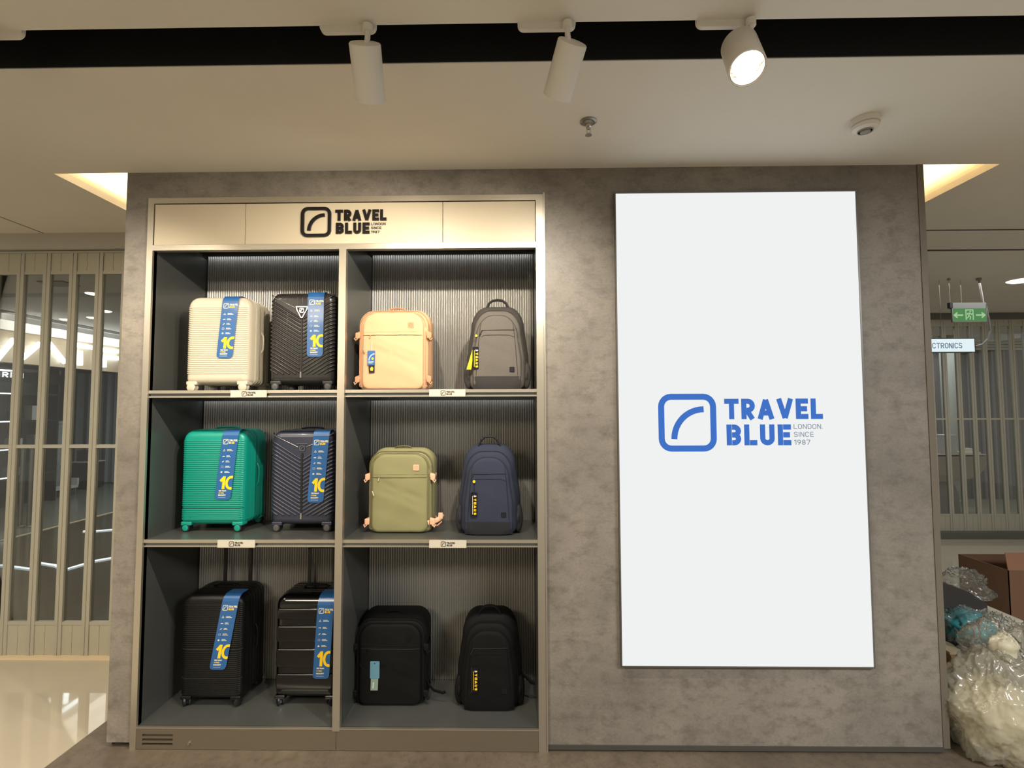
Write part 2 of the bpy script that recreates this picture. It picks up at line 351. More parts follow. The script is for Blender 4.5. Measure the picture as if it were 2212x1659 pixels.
# ceiling joint lines beyond the wall
struct(MB().box((VX1 + .1, .892, ZC - .004), (10, .902, ZC)).box((VX1 + .1, 1.31, ZC - .006), (10, 1.326, ZC)).build('trim_5', mat('dark_joint', (70, 64, 54), .7)))
a_, b_ = PZ(0, 468, ZC), PZ(140, 521, ZC)
struct(MB().tube([a_, b_], .003, 4).build('trim_6', mat('ceiling_joint', (96, 88, 74), .8)))

# ---------------------------------------------------------------- display cabinet
cab = thing('display_cabinet', 'tall built-in display cabinet with aluminium frame, cream header and six open compartments', 'cabinet', (0, 0, 0))
FY = -.012
def bx(name, a, b, m, par=cab): return MB().box(a, b).build(name, m, par)
bx('side_frame', (CX0, FY, .006), (OX0, .02, CZ1), M['alu'])
bx('side_frame', (OX1, FY, .006), (CX1, .02, CZ1), M['alu'])
bx('side_frame', (CX1 + .001, FY - .003, .006), (CX1 + .008, .02, CZ1 + .008), M['alu'])
bx('top_rail', (OX0, FY, CZ1 - .028), (OX1, .02, CZ1), M['alu_h'])
HZ0, HZ1 = P(742, 527).z, P(742, 439).z
bx('header_rail', (OX0, FY, OZ1), (OX1, .02, HZ0 - .002), M['alu_h'])
hx = [OX0 + .002, P(532, 480).x, P(957, 480).x, OX1 - .002]
for i in range(3):
    bx('header_panel', (hx[i] + .0015, FY + .004, HZ0), (hx[i + 1] - .0015, .02, HZ1 - .002), M['cream'])
bx('header_backing', (OX0, .012, OZ1 + .06), (OX1, .03, CZ1 - .01), M['gap'])
DX0, DX1 = -.8755, -.841
bx('divider', (DX0, FY - .002, OZ0 - .004), (DX1, .012, OZ1 + .004), M['alu'])
bx('divider_panel', (DX0, .012, .06), (DX1, CD, 2.45), M['inner'])
bx('side_panel', (OX0 - .006, .0, OZ0), (OX0, CD, 2.45), M['inner'])
bx('side_panel', (OX1, .0, OZ0), (OX1 + .006, CD, 2.45), M['inner'])
TZ = P(600, 553, CD).z
bx('top_panel', (OX0, .02, TZ), (OX1, CD, TZ + .015), M['gap'])
def fluted(x0, x1, z0, z1, y):
    b = MB(); n = round((x1 - x0) / .0132); pw = (x1 - x0) / n; K = 8; pts = []
    for i in range(n):
        for k in range(K):
            a = math.pi * k / K; pts.append((x0 + pw * (i + k / K), y - .006 * math.sin(a)))
    pts.append((x1, y))
    vs = [(p[0], p[1], z0) for p in pts] + [(p[0], p[1], z1) for p in pts]; N = len(pts)
    b.add(vs, [(i, i + 1, N + i + 1, N + i) for i in range(N - 1)]); return b
S3 = P(500, 1570).z + .003; S2 = P(600, 1166).z; S1 = P(600, 843).z
for (x0, x1) in ((OX0 + .004, DX0), (DX1, OX1)):
    for (z0, z1) in ((S3, S2 - .03), (S2, S1 - .03), (S1, TZ)):
        fluted(x0, x1, z0, z1, CD - .002).build('back_panel', M['flute'], cab, smooth=50)
bx('backing', (OX0 - .005, CD, .02), (OX1 + .005, CD + .02, 2.45), M['gap'])
# shelves with front edge strips and nameplates
plates = {(0, 1): (501, 578), (1, 1): (928, 1006), (0, 2): (473, 553), (1, 2): (928, 1008)}
for ci, (x0, x1) in enumerate(((OX0, DX0), (DX1, OX1))):
    for ri, z in ((1, S1), (2, S2)):
        sh = bx('shelf', (x0, .004, z - .03), (x1, CD - .008, z), M['inner'])
        bx('edge_strip', (x0, -.006, z - .014), (x1, .006, z + .001), M['alu_h'], sh)
        bx('lower_strip', (x0, -.002, z - .034), (x1, .004, z - .027), M['alu_h'], sh)
        a, b = plates[(ci, ri)]; pa, pb = P(a, 850).x, P(b, 850).x
        if ri == 2: pa, pb = P(a, 1175).x, P(b, 1175).x
        mb = MB(); mb.m(M['plate']).box((pa, -.012, z - .034), (pb, -.006, z + .001))
        mb.m(M['letter']); logo(mb, pa + .055, z - .029, .024, flat(0, -.0125, 0), tiny=False)
        tag(mb.build('nameplate', None, sh), 'small pale nameplate with a printed logo on the shelf edge')
        if ri == 1:
            bx('led_strip', (x0 + .01, CD - .035, z - .034), (x1 - .01, CD - .022, z - .0305), M['led'], sh)
            bx('valance', (x0, CD - .046, z - .045), (x1, CD - .042, z - .03), M['inner'], sh)
    bx('floor_panel', (x0, .0, .06), (x1, CD - .008, S3), M['inner'])
    bx('floor_edge', (x0, FY - .001, S3 - .006), (x1, .002, S3), M['alu_h'])
    bx('led_strip', (x0 + .01, CD - .035, TZ - .004), (x1 - .01, CD - .022, TZ - .0005), M['led'])
    bx('valance', (x0, CD - .046, TZ - .014), (x1, CD - .042, TZ), M['inner'])
# plinth panels with the vent slots and the lock
BZ = S3 - .007
vx0, vx1 = P(311, 1590).x, P(377, 1590).x
pl = MB(); vz = [P(340, y_).z for y_ in (1585, 1594.5, 1604)]; sh_ = .0055
zs = sorted([v for z in vz for v in (z - sh_, z + sh_)])
pl.box((OX0 + .001, FY, .008), (vx0, .02, BZ)); pl.box((vx1, FY, .008), (DX0 + .017, .02, BZ))
edges = [.008] + zs + [BZ]
for i in range(0, len(edges), 2): pl.box((vx0, FY, edges[i]), (vx1, .02, edges[i + 1]))
p1 = pl.build('plinth_panel', M['plinth'], cab); p1['label'] = 'bronze plinth panel with three vent slots'
bx('vent_backing', (vx0 - .01, .021, .01), (vx1 + .01, .026, BZ - .01), M['gap'], p1)
lk = P(412, 1602); MB().cyl((lk.x, FY, lk.z), (0, -1, 0), .006, .006, 16).build('lock', M['chrome'], p1, smooth=40)
bx('plinth_panel', (DX0 + .019, FY, .008), (OX1 - .001, .02, BZ), M['plinth'])
# raised lettering on the header
sg = part('brand_sign', cab)
H = P(652, 450).z - P(652, 514).z; lx, lz = P(652, 514).x, P(652, 514).z
f = flat(0, FY + .004, 0); TH = .008
mb = MB(); emblem(mb, lx, lz, H, f, TH); mb.build('emblem', M['letter'], sg)
def letters(s, x, z, cap, width, par, t=.27):
    tot = sum(glyph(c, t)[0] for c in s) + .12 * (len(s) - 1); kx = width / (tot * cap)
    for c in s:
        w_, o, cl = glyph(c, t); b = MB()
        for st_ in o: b.ribbon([(x + p[0] * cap * kx, z + p[1] * cap) for p in st_], t * cap, f, TH)
        for st_ in cl: b.ribbon([(x + p[0] * cap * kx, z + p[1] * cap) for p in st_], t * cap, f, TH, True)
        b.build('letter', M['letter'], par); x += (w_ + .12) * cap * kx
letters('TRAVEL', lx + 1.14 * H, lz + .535 * H, .365 * H, 1.69 * H, sg, .25)
letters('BLUE', lx + 1.165 * H, lz + .10 * H, .365 * H, 1.11 * H, sg, .25)
mb = MB()
for i, (wd, ww) in enumerate((('LONDON', .48), ('SINCE', .34), ('1987', .28))):
    text(mb, wd, lx + 2.32 * H, lz + (.385 - .135 * i) * H, .085 * H, .15, f, .003, width=ww * H)
mb.build('tagline', M['letter'], sg)

# ---------------------------------------------------------------- big lit screen
sx0, sx1, sz0, sz1 = .470, 1.620, .399, 2.627
scr = thing('display_screen', 'large upright lit white screen showing a blue logo on the concrete wall', 'screen', ((sx0 + sx1) / 2, 0, sz0))
def rel(o_, a): return tuple(a[i] - o_.location[i] for i in range(3))
def rbx(name, a, b, m, par): return MB().box(rel(par, a), rel(par, b)).build(name, m, par)
t_ = .006
for a, b in (((sx0 - t_, -.022, sz0 - t_), (sx0, .0, sz1 + t_)), ((sx1, -.022, sz0 - t_), (sx1 + t_, .0, sz1 + t_)), ((sx0, -.022, sz0 - t_), (sx1, .0, sz0)), ((sx0, -.022, sz1), (sx1, .0, sz1 + t_))):
    rbx('bezel', a, b, M['bezel'], scr)
pn = rbx('panel', (sx0, -.018, sz0), (sx1, .0, sz1), M['screen'], scr); pn['label'] = 'glowing white panel'
Hs = P(1421, 851).z - P(1421, 975).z; q = P(1421, 975)
mb = MB(); mb.m(M['scr_blue']); fs_ = flat(-scr.location.x, -.0186, -scr.location.z)
logo(mb, q.x, q.z, Hs, fs_, small=M['scr_grey']); o = mb.build('logo', None, scr); o['label'] = 'blue logo of a rounded square with a curve and two words'

# ---------------------------------------------------------------- suitcases
def outline(w, h, rt, rb, n=8):           # upright rounded rectangle, x centred, z from 0
    a = w / 2
    return arc(a - rt, h - rt, rt, rt, 0, 90, n) + arc(-a + rt, h - rt, rt, rt, 90, 180, n) + arc(-a + rb, rb, rb, rb, 180, 270, n) + arc(a - rb, rb, rb, rb, 270, 360, n)
def slab(mb, w, h, rt, rb, y0, y1, r, r0=None, z0=0, x0=0, n=8, K=5):   # y0 front, y1 back, fillet r on the front (r0 on the back)
    R = []; r0 = r if r0 is None else r0
    def ring(d, y): return [(x0 + p[0], y, z0 + d + p[1]) for p in outline(w - 2 * d, h - 2 * d, max(rt - d, .002), max(rb - d, .002), n)]
    for k in range(K + 1):
        t = math.pi / 2 * k / K; R.append(ring(r * (1 - math.sin(t)), y0 + r * (1 - math.cos(t))))
    if r0 > 0:
        for k in range(K, -1, -1):
            t = math.pi / 2 * k / K; R.append(ring(r0 * (1 - math.sin(t)), y1 - r0 * (1 - math.cos(t))))
    else: R.append(ring(0, y1))
    return mb.rings([x[::-1] for x in R])
def front_path(w, d, r, grow, xa=None, xb=None, n=6):     # plan path round the front corners at a case's front face
    a = w / 2 + grow; yf = -d / 2 - grow
    p = [(-a, yf + r + .03), (-a, yf + r)] + [(-a + r - r * math.cos(math.radians(90 * i / n)), yf + r - r * math.sin(math.radians(90 * i / n))) for i in range(1, n + 1)]
    p += [(a - r + r * math.sin(math.radians(90 * i / n)), yf + r - r * math.cos(math.radians(90 * i / n))) for i in range(n + 1)] + [(a, yf + r + .03)]
    return p
M['tag_blue'] = mat('tag_blue', (38, 92, 150), .32, coat=.3)
M['tag_print'] = mat('tag_white_print', (226, 222, 196), .4)
M['tag_yellow'] = mat('tag_yellow', (248, 204, 26), .4)
M['tag_black'] = mat('tag_black', (14, 14, 24), .3)
def clip_line(x0, z0, x1, z1, xmin, xmax, zmin, zmax):
    t0, t1 = 0.0, 1.0; dx, dz = x1 - x0, z1 - z0
    for pq, qq in ((-dx, x0 - xmin), (dx, xmax - x0), (-dz, z0 - zmin), (dz, zmax - z0)):
        if abs(pq) < 1e-9:
            if qq < 0: return None
            continue
        r = qq / pq
        if pq < 0: t0 = max(t0, r)
        else: t1 = min(t1, r)
    return None if t0 >= t1 else (x0 + dx * t0, z0 + dz * t0, x0 + dx * t1, z0 + dz * t1)
def wheel(par, x, y, col, tyre, hubm, r=.021, twin=True, rot=0):
    wl = part('wheel', par, (x, y, 0)); wl.rotation_euler = (0, 0, rot)
    b = MB()
    for s in ((-1, 1) if twin else (1,)):
        b.lathe([(r * .7, -.006), (r, -.004), (r, .004), (r * .7, .006)], (0, s * .011, r + .0005), (0, 1, 0), 20)
    b.build('tyre', tyre, wl, smooth=40)
    b = MB().lathe([(.0005, 0), (r * .68, 0), (r * .72, .0012), (r * .55, .0024), (.0005, .0018)][::-1], (0, -.0165, r + .0005), (0, -1, 0), 20)
    b.lathe([(r * .3, 0), (r * .3, .003), (.0005, .003)], (0, -.0165, r + .0005), (0, -1, 0), 14)
    b.build('hub', hubm, wl, smooth=40)
    b = MB().cyl((0, 0, r * 1.2), (0, 0, 1), .013, .052 - r * 1.2, 14).box((-.012, -.006, r * .6), (.012, .006, r * 1.7))
    b.build('fork', col, wl, smooth=40)
def warranty_tag(par, H, d, xt, lean, L, width=.082, over=.05, r=.03, lift=.006):
    # path from the lower end up the front and over the top edge; v = distance from the lower end
    yf = -d / 2 - lift; top = H + .0035
    segs = [(yf - .001, top - r - (L - r))]
    K = 8; path = [(yf - .001 + .0 * i, top - L + (L - r) * i / 6) for i in range(7)]
    path += [(yf + r - r * math.cos(math.pi / 2 * i / K), top - r + r * math.sin(math.pi / 2 * i / K)) for i in range(1, K + 1)]
    path += [(yf + r + over, top)]
    acc = [0]
    for a, b in zip(path, path[1:]): acc.append(acc[-1] + math.hypot(b[0] - a[0], b[1] - a[1]))
    def at(v):
        v = max(0, min(acc[-1] - 1e-6, v)); i = 0
        while acc[i + 1] < v: i += 1
        t = (v - acc[i]) / (acc[i + 1] - acc[i]); a, b = path[i], path[i + 1]
        dy, dz = b[0] - a[0], b[1] - a[1]; l = math.hypot(dy, dz)
        return a[0] + dy * t, a[1] + dz * t, -dz / l, dy / l
    def f(u, v, h):
        y, z, ny, nz = at(v); return (xt + u + lean * min(v, L), y + ny * h, z + nz * h)
    mb = MB(); mb.m(M['tag_blue']); c = .016
    vs = [0, c * .3, c] + [L * i / 14 for i in range(1, 15)] + [acc[-1] * .985 * 1.0]
    vs = sorted(set([v for v in vs if v >= 0] + [a for a in acc[6:]])); hw = width / 2
    def half(v): return hw - (c * (1 - math.sqrt(max(0, 1 - (1 - min(1, v / c)) ** 2))) if v < c else 0)
    Lr = [f(-half(v), v, 0) for v in vs]; Rr = [f(half(v), v, 0) for v in vs]; n = len(vs)
    Lb = [f(-half(v), v, -.0012) for v in vs]; Rb = [f(half(v), v, -.0012) for v in vs]
    mb.rings([[Lr[i], Rr[i], Rb[i], Lb[i]] for i in range(n)])
    k = L / .325; e = .0006
    def g(u, v, h): return f(u - hw, v, h + e)
    def sk(s): return s * k
    mb.m(M['tag_print']); Hh = .027
    emblem(mb, .008, sk(.256), Hh, g, 0)
    text(mb, 'TRAVEL', .008 + 1.14 * Hh, sk(.256) + .54 * Hh, .36 * Hh, .27, g, 0, width=1.6 * Hh)
    mb.m(M['tag_yellow']); text(mb, 'BLUE', .008 + 1.165 * Hh, sk(.256) + .08 * Hh, .36 * Hh, .27, g, 0, width=1.0 * Hh)
    mb.m(M['tag_print'])
    for i, zz in enumerate((.228, .2, .176, .152, .128)):
        z = sk(zz); wv = (.03, .022, .02, .028, .026)[i]
        if i == 0: mb.ribbon([(.014, z - .004), (.019, z + .005), (.024, z - .004)], .0014, g, 0, True)
        elif i == 1: mb.poly([(.012, z - .002), (.016, z + .002), (.024, z + .002), (.027, z - .002)][::-1], g)
        elif i == 2: mb.poly([(.014, z - .005), (.02, z - .003), (.026, z + .004), (.019, z + .002)], g)
        elif i == 3: mb.ribbon([(.014, z - .004), (.024, z - .004), (.024, z + .004), (.014, z + .004)], .0009, g, 0, True)
        else: mb.poly([(.015, z - .004), (.023, z - .004), (.024, z), (.019, z + .005), (.014, z)], g)
        mb.ribbon([(.034, z + .0028), (.034 + wv * .75, z + .0028)], .0026, g); mb.ribbon([(.034, z - .0022), (.034 + wv, z - .0022)], .0026, g)
    mb.m(M['tag_yellow']); c0 = .062
    mb.ribbon([(.020, sk(.085)), (.037, sk(.104))], .014, g); mb.ribbon([(.0375, sk(.108)), (.0375, sk(.049))], .014, g)
    cx_, cz_, rx_, rz_ = width - .009, sk(.0785), .021, sk(.026)
    mb.ribbon([(width - .0005, cz_ + rz_)] + arc(cx_, cz_, rx_, rz_, 90, 270, 12) + [(width - .0005, cz_ - rz_)], .0125, g)
    text(mb, 'GLOBAL', .017, sk(.0285), .0065, .3, g, 0, width=.028)
    mb.m(M['tag_print']); text(mb, 'TEN YEARS', .017, sk(.0385), .0065, .3, g, 0, width=.038); text(mb, 'WARRANTY', .017, sk(.0185), .0065, .3, g, 0, width=.038)
    mb.ribbon([(.017, sk(.011)), (.055, sk(.011))], .0012, g)
    o = mb.build('warranty_tag', None, par); o['label'] = 'blue tag with white lines and a big yellow 10'
    return o

def suitcase(name, label, lpx, rpx, topz_px, zbase, yf, dep, col, style, tyre, hub, tagpx=None, group='hard-shell suitcases on the left shelves', trimc=None, tall=None):
    xl, xr = P(lpx, (topz_px + 700) / 2 if False else topz_px + 60, yf).x, P(rpx, topz_px + 60, yf).x
    w = xr - xl; Ht = P((lpx + rpx) / 2, topz_px, yf).z - zbase
    root = thing(name, label, 'suitcase', ((xl + xr) / 2, yf + dep / 2, zbase), 0, group)
    zb = .036; h = Ht - zb; d = dep; er = .034; rt = .055 if style != 'chevron' else .045
    hd = d / 2
    b = MB(); slab(b, w, h, rt, .03, -hd, -.004, er if style != 'panel' else .045, 0, zb); b.build('front_shell', col, root, smooth=35)
    b = MB(); slab(b, w, h, rt, .03, .004, hd, 0.0001, er, zb); b.build('rear_shell', col, root, smooth=35)
    b = MB(); slab(b, w - .005, h - .005, rt, .028, -.006, .006, .0005, .0005, zb + .0025); b.build('zip_seam', M['gap'], root, smooth=35)
    # raised bands running round the sides
    b = MB()
    for yy in (-hd * .42, -hd * .2, hd * .25, hd * .5):
        o_ = outline(w, h, rt, .03)
        b.tube([(p[0], yy, zb + p[1]) for p in dedup(o_)], .0025, 5, True)
    b.build('side_bead', col, root, smooth=60)
    rd = MB(); a = w / 2
    if style in ('ribs', 'ribs_step'):
        pitch = .0096; z = zb + (.055 if style == 'ribs' else .03); ztop = zb + h - .052
        gz = [zb + .085] if style == 'ribs_step' else []
        if lpx < 393 and topz_px > 1200: gz = [zb + .05 + .055, zb + h * .48]
        fp = front_path(w, d, er, .0004)
        while z < ztop:
            if all(abs(z - g_) > .006 for g_ in gz): rd.tube([(p[0], p[1], z) for p in fp[4:-4]], .003, 6, rfn=lambda t: (.0032, .0032))
            z += pitch
        rd.build('ridges', col, root, smooth=60)
        g2 = MB()
        for g_ in gz: g2.tube([(p[0] * 1.002, p[1] - .0002, g_) for p in fp[3:-3]], .0016, 5)
        if gz: g2.build('groove', M['gap'], root)
    elif style == 'chevron':
        sl = .62; yr = -hd - .0002; xm = a - er * .75; z0 = zb + .05; z1 = zb + h - .04; p_ = .0195; zc_ = z1 - sl * xm
        zz = zb - .02
        while zz < zc_ - .005:
            for s in (-1, 1):
                c_ = clip_line(s * .007, zz, s * xm, zz + sl * (xm - .007), -xm, xm, z0, z1)
                if c_ and math.hypot(c_[2] - c_[0], c_[3] - c_[1]) > .012:
                    pts = [(c_[0], yr, c_[1]), (c_[2], yr, c_[3])]
                    if abs(abs(c_[2]) - xm) < 1e-6:
                        pts += [(s * (xm + er * .45), yr + er * .22, c_[3] + sl * er * .4), (s * (xm + er * .72), yr + er * .6, c_[3] + sl * er * .6)]
                    rd.tube(pts, .005, 8, rfn=lambda t: (.0045, .0055))
            zz += p_
        rd.build('ridges', col, root, smooth=60)
        r2 = MB()
        nv = 9 if trimc == 'v' else 0
        for i in range(nv):
            x = -xm * .72 + 1.44 * xm * i / (nv - 1); zlo = zc_ + sl * abs(x) + .03
            if zlo < z1 + .01: r2.tube([(x, yr, zlo), (x, yr, z1 + .012)], .003, 6)
        if nv: r2.build('top_ridges', col, root, smooth=60)
        ch = MB(); ze = zc_ + .008
        for s in (-1, 1): ch.tube([(s * (a - .01), yr + .006, zb + h - .018), (s * (xm), yr - .002, zb + h - .03), (s * .02, yr - .003, ze + .03)], .0016 if s < 0 else .0014, 6)
        ch.build('chrome_line', M['chrome'], root, smooth=60)
        cc = MB()
        for s in (-1, 1): cc.tube([(s * (a - .004), yr + .016, zb + h - .012), (s * (a - .016), yr + .001, zb + h - .024)], .0035, 8)
        cc.cbox((0, yr - .002, z0 - .004), .008, .006, .03); cc.build('chrome_corner', M['chrome'], root, smooth=50)
        gr = MB().box((-.004, yr - .0035, z0), (.004, yr, ze)); gr.build('centre_strip', M['black'], root)
        eb = MB(); fr = flat(0, yr - .004, 0)
        if trimc == 'v':
            eb.m(M['chrome']); eb.ribbon([(-.028, ze + .042), (.028, ze + .042), (.026, ze + .03), (.004, ze - .012), (-.004, ze - .012), (-.026, ze + .03)], .004, fr, .002, True)
            eb.m(M['black']); eb.poly([(-.024, ze + .038), (.024, ze + .038), (.0, ze - .008)][::-1], fr, .001)
            eb.m(M['chrome']); emblem(eb, -.011, ze + .012, .022, fr, .002)
        else:
            eb.m(M['chrome']); eb.ribbon([(-.028, ze + .048), (.028, ze + .048)], .003, fr, .002); emblem(eb, -.012, ze + .012, .026, fr, .002)
        eb.build('emblem', None, root)
    elif style == 'panel':
        for (za, zt) in ((.05, .125), (.155, .245), (.275, .355), (.385, .44)):
            k = h / .5; b = MB(); slab(b, w - .03, (zt - za) * k, .016, .016, -hd - .007, -hd + .02, .008, 0, zb + za * k)
            b.build('bulge', col, root, smooth=35)
    # lower corner guards, carry handles, wheels
    for s in (-1, 1):
        for yy in (-hd + .03, hd - .03): b = MB(); slab(b, .054, .02, .006, .006, yy - .026, yy + .024, .005, .005, zb - .004, s * (a - .032)); b.build('corner_guard', col, root, smooth=35)
    b = MB(); cx_ = 0
    b.tube([(-.065, .012, Ht - .002), (-.055, .012, Ht + .008), (-.03, .012, Ht + .011), (.03, .012, Ht + .011), (.055, .012, Ht + .008), (.065, .012, Ht - .002)], .008, 8, rfn=lambda t: (.011, .005))
    b.build('carry_handle', M['black'] if style in ('panel',) else col, root, smooth=60)
    b = MB(); b.tube([(a - .002, .01, zb + h * .38), (a + .008, .01, zb + h * .42), (a + .010, .01, zb + h * .5), (a + .008, .01, zb + h * .58), (a - .002, .01, zb + h * .62)], .006, 8); b.build('side_handle', col, root, smooth=60)
    for sx_ in (-1, 1):
        for sy_ in (-1, 1):
            wheel(root, sx_ * (a - .030), sy_ * (hd - .020), col, tyre, hub, rot=(.0 if style != 'panel' and topz_px < 1200 else .9 * sx_))
    if tall:
        pxa, pxb, pyt = tall; yb = yf + dep - .022; ya = yb - root.location.y
        xa, xb = P(pxa, 1230, yb).x - root.location.x, P(pxb, 1230, yb).x - root.location.x; zt = min(P(pxa, pyt, yb).z, S2 - .045) - zbase
        th = part('telescopic_handle', root)
        for x in (xa, xb): MB().box((x - .0085, ya - .005, Ht - .03), (x + .0085, ya + .005, zt)).build('tube', M['black'], th)
        MB().tube([(xa - .008, ya, zt + .004), (xa + .01, ya, zt + .01), (xb - .01, ya, zt + .01), (xb + .008, ya, zt + .004)], .01, 8).build('grip', M['black'], th, smooth=60)
    if tagpx:
        (tx, ty), (bx_, by_) = tagpx
        T, B = P(tx, max(ty, topz_px), yf), P(bx_, by_, yf); L = T.z - B.z
        warranty_tag(root, Ht, d, B.x - root.location.x, (T.x - B.x) / L, L + .004, r=.03 if style != 'panel' else .045, lift=.006 if style != 'panel' else .0125)
    return root

cream_s = mat('cream_shell', (196, 186, 164), .38, var=.02, scale=5)
char_s = mat('charcoal_shell', (40, 38, 37), .34, coat=.1)
teal_s = mat('teal_shell', (6, 142, 124), .36)
navy_s = mat('navy_shell', (38, 42, 58), .36, coat=.2)
blk_s = mat('black_textured_shell', (11, 11, 11), .42, spec=.35)
gls_s = mat('glossy_black_shell', (5, 5, 5), .16, coat=.2)
dk = M['black']; grey_hub = mat('grey_hub', (76, 74, 74), .4)
suitcase('cabin_suitcase', 'cream ribbed suitcase on the top left shelf', 402, 538, 640, S1, .10, .23, cream_s, 'ribs', cream_s, cream_s, ((501, 638), (486, 774)))
suitcase('cabin_suitcase', 'charcoal suitcase with chevron ridges beside the cream one', 583, 722, 631, S1, .10, .23, char_s, 'chevron', dk, grey_hub, ((684, 632), (681, 772)), trimc='v')
suitcase('cabin_suitcase', 'teal green ribbed suitcase on the middle shelf', 391, 528, 929, S2, PZ(400, 1150, S2).y, .235, teal_s, 'ribs_step', dk, teal_s, ((501, 930), (482, 1080)))
suitcase('cabin_suitcase', 'navy suitcase with chevron ridges beside the teal one', 586, 720, 930, S2, PZ(600, 1150, S2).y, .235, navy_s, 'chevron', dk, grey_hub, ((696, 926), (682, 1085)))
suitcase('large_suitcase', 'matt black ribbed suitcase at the bottom left with its pull handle raised', 390, 524, 1285, S3, PZ(500, 1529, S3).y, .235, blk_s, 'ribs_step', dk, dk, ((502, 1290), (471, 1450)), tall=(487, 541, 1184))
suitcase('large_suitcase', 'glossy black suitcase with wide horizontal bulges and raised handle next to the divider', 592, 728, 1287, S3, PZ(600, 1527, S3).y, .235, gls_s, 'panel', dk, dk, ((707, 1288), (695, 1464)), tall=(669, 722, 1184))

# ---------------------------------------------------------------- backpacks
def dome(w, h, kind, n=10):               # outline of a pack, base at z=0
    a = w / 2
    if kind == 'square':
        pts = arc(a - .07, h - .075, .07, .075, 0, 90, n) + arc(-a + .07, h - .075, .07, .075, 90, 180, n) + arc(-a * 1.0 + .035, .03, .035, .03, 180, 270, 5) + arc(a - .035, .03, .035, .03, 270, 360, 5)
    else:
        at_ = a * .86
        pts = arc(at_ - .085, h - .115, .085, .115, 0, 90, n) + arc(-at_ + .085, h - .115, .085, .115, 90, 180, n) + [(-a, h * .4)] + arc(-a + .04, .035, .04, .035, 180, 270, 5) + arc(a - .04, .035, .04, .035, 270, 360, 5) + [(a, h * .4)]
    pts = dedup(pts); out = []
    for i in range(len(pts)):               # add points on the long sides
        p, q_ = pts[i], pts[(i + 1) % len(pts)]; L = math.hypot(q_[0] - p[0], q_[1] - p[1]); k = max(1, int(L / .02))
        out += [(p[0] + (q_[0] - p[0]) * j / k, p[1] + (q_[1] - p[1]) * j / k) for j in range(k)]
    return out
class Pad:                                  # puffed cushion over an outline; knows its own front surface
    def __init__(s, o, yb, yf, r, puff, wr=.0, seed=0): s.o = o; s.yb = yb; s.yf = yf; s.r = r; s.puff = puff; s.wr = wr; s.sd = seed; s.cx = sum(p[0] for p in o) / len(o); s.cz = (min(p[1] for p in o) + max(p[1] for p in o)) / 2; s.hw = max(abs(p[0] - s.cx) for p in o)
    def wrinkle(s, x, z): 
        a = s.sd
        return s.wr * (math.sin(31 * x + 17 * z + a) * math.sin(13 * x - 38 * z + 2 * a) + .5 * math.sin(83 * x + 41 * z + a * 3) * math.sin(29 * x - 91 * z))
    def mesh(s, mb):
        R = []; K = 4
        def ring(sc, y, wv=0): return [(s.cx + (p[0] - s.cx) * sc, y + (s.wrinkle(s.cx + (p[0] - s.cx) * sc, s.cz + (p[1] - s.cz) * sc) * wv), s.cz + (p[1] - s.cz) * sc) for p in s.o]
        ins = s.r / s.hw
        for k in range(K + 1):
            t = math.pi / 2 * k / K; R.append(ring(1 - ins * (1 - math.sin(t)), s.yb - s.r * (1 - math.cos(t)) * (-1 if s.yf < s.yb else 1) * -1 if False else s.yb + (-1) * s.r * (1 - math.cos(t)) * 0 - s.r * 0))
            if k == 0: R[-1] = ring(1 - ins, s.yb)
            else: R[-1] = ring(1 - ins * (1 - math.sin(t)), s.yb - s.r * .6 * (1 - math.cos(t)))
        for k in range(K, -1, -1):
            t = math.pi / 2 * k / K; R.append(ring(1 - ins * (1 - math.sin(t)), s.yf + s.r * (1 - math.cos(t)), .3))
        s0 = 1 - ins
        for i in range(1, 9):
            q = s0 * (1 - i / 9); u = 1 - (q / s0) ** 2; R.append(ring(q, s.yf - s.puff * u, .3 + .7 * min(1, u * 2)))
        mb.rings([x[::-1] for x in R[::-1]] if False else R)
        return mb
    def y(s, x, z):
        dx, dz = x - s.cx, z - s.cz; r = math.hypot(dx, dz)
        if r < 1e-6: return s.yf - s.puff
        a = math.atan2(dz, dx); best = None; n = len(s.o)
        for i in range(n):
            p, q = s.o[i], s.o[(i + 1) % n]; px_, pz_ = p[0] - s.cx, p[1] - s.cz; ex, ez = q[0] - p[0], q[1] - p[1]
            den = dx * ez - dz * ex
            if abs(den) < 1e-12: continue
            t = (px_ * ez - pz_ * ex) / den; u = (px_ * dz - pz_ * dx) / den
            if t > 0 and -1e-6 <= u <= 1 + 1e-6: best = t if best is None else min(best, t)
        if best is None: return s.yf
        q = 1 / best; s0 = 1 - s.r / s.hw
        if q > s0:
            k = min(1, (q - s0) / (1 - s0)); return s.yf + s.r * (1 - math.sqrt(max(0, 1 - k * k)))
        u = 1 - (q / s0) ** 2; return s.yf - s.puff * u + s.wrinkle(x, z) * (.3 + .7 * min(1, u * 2))
def on(pad, pts, lift=.0015): return [(x, pad.y(x, z) - lift, z) for x, z in pts]
def lerp(p, q, n): return [(p[0] + (q[0] - p[0]) * i / n, p[1] + (q[1] - p[1]) * i / n) for i in range(n + 1)]
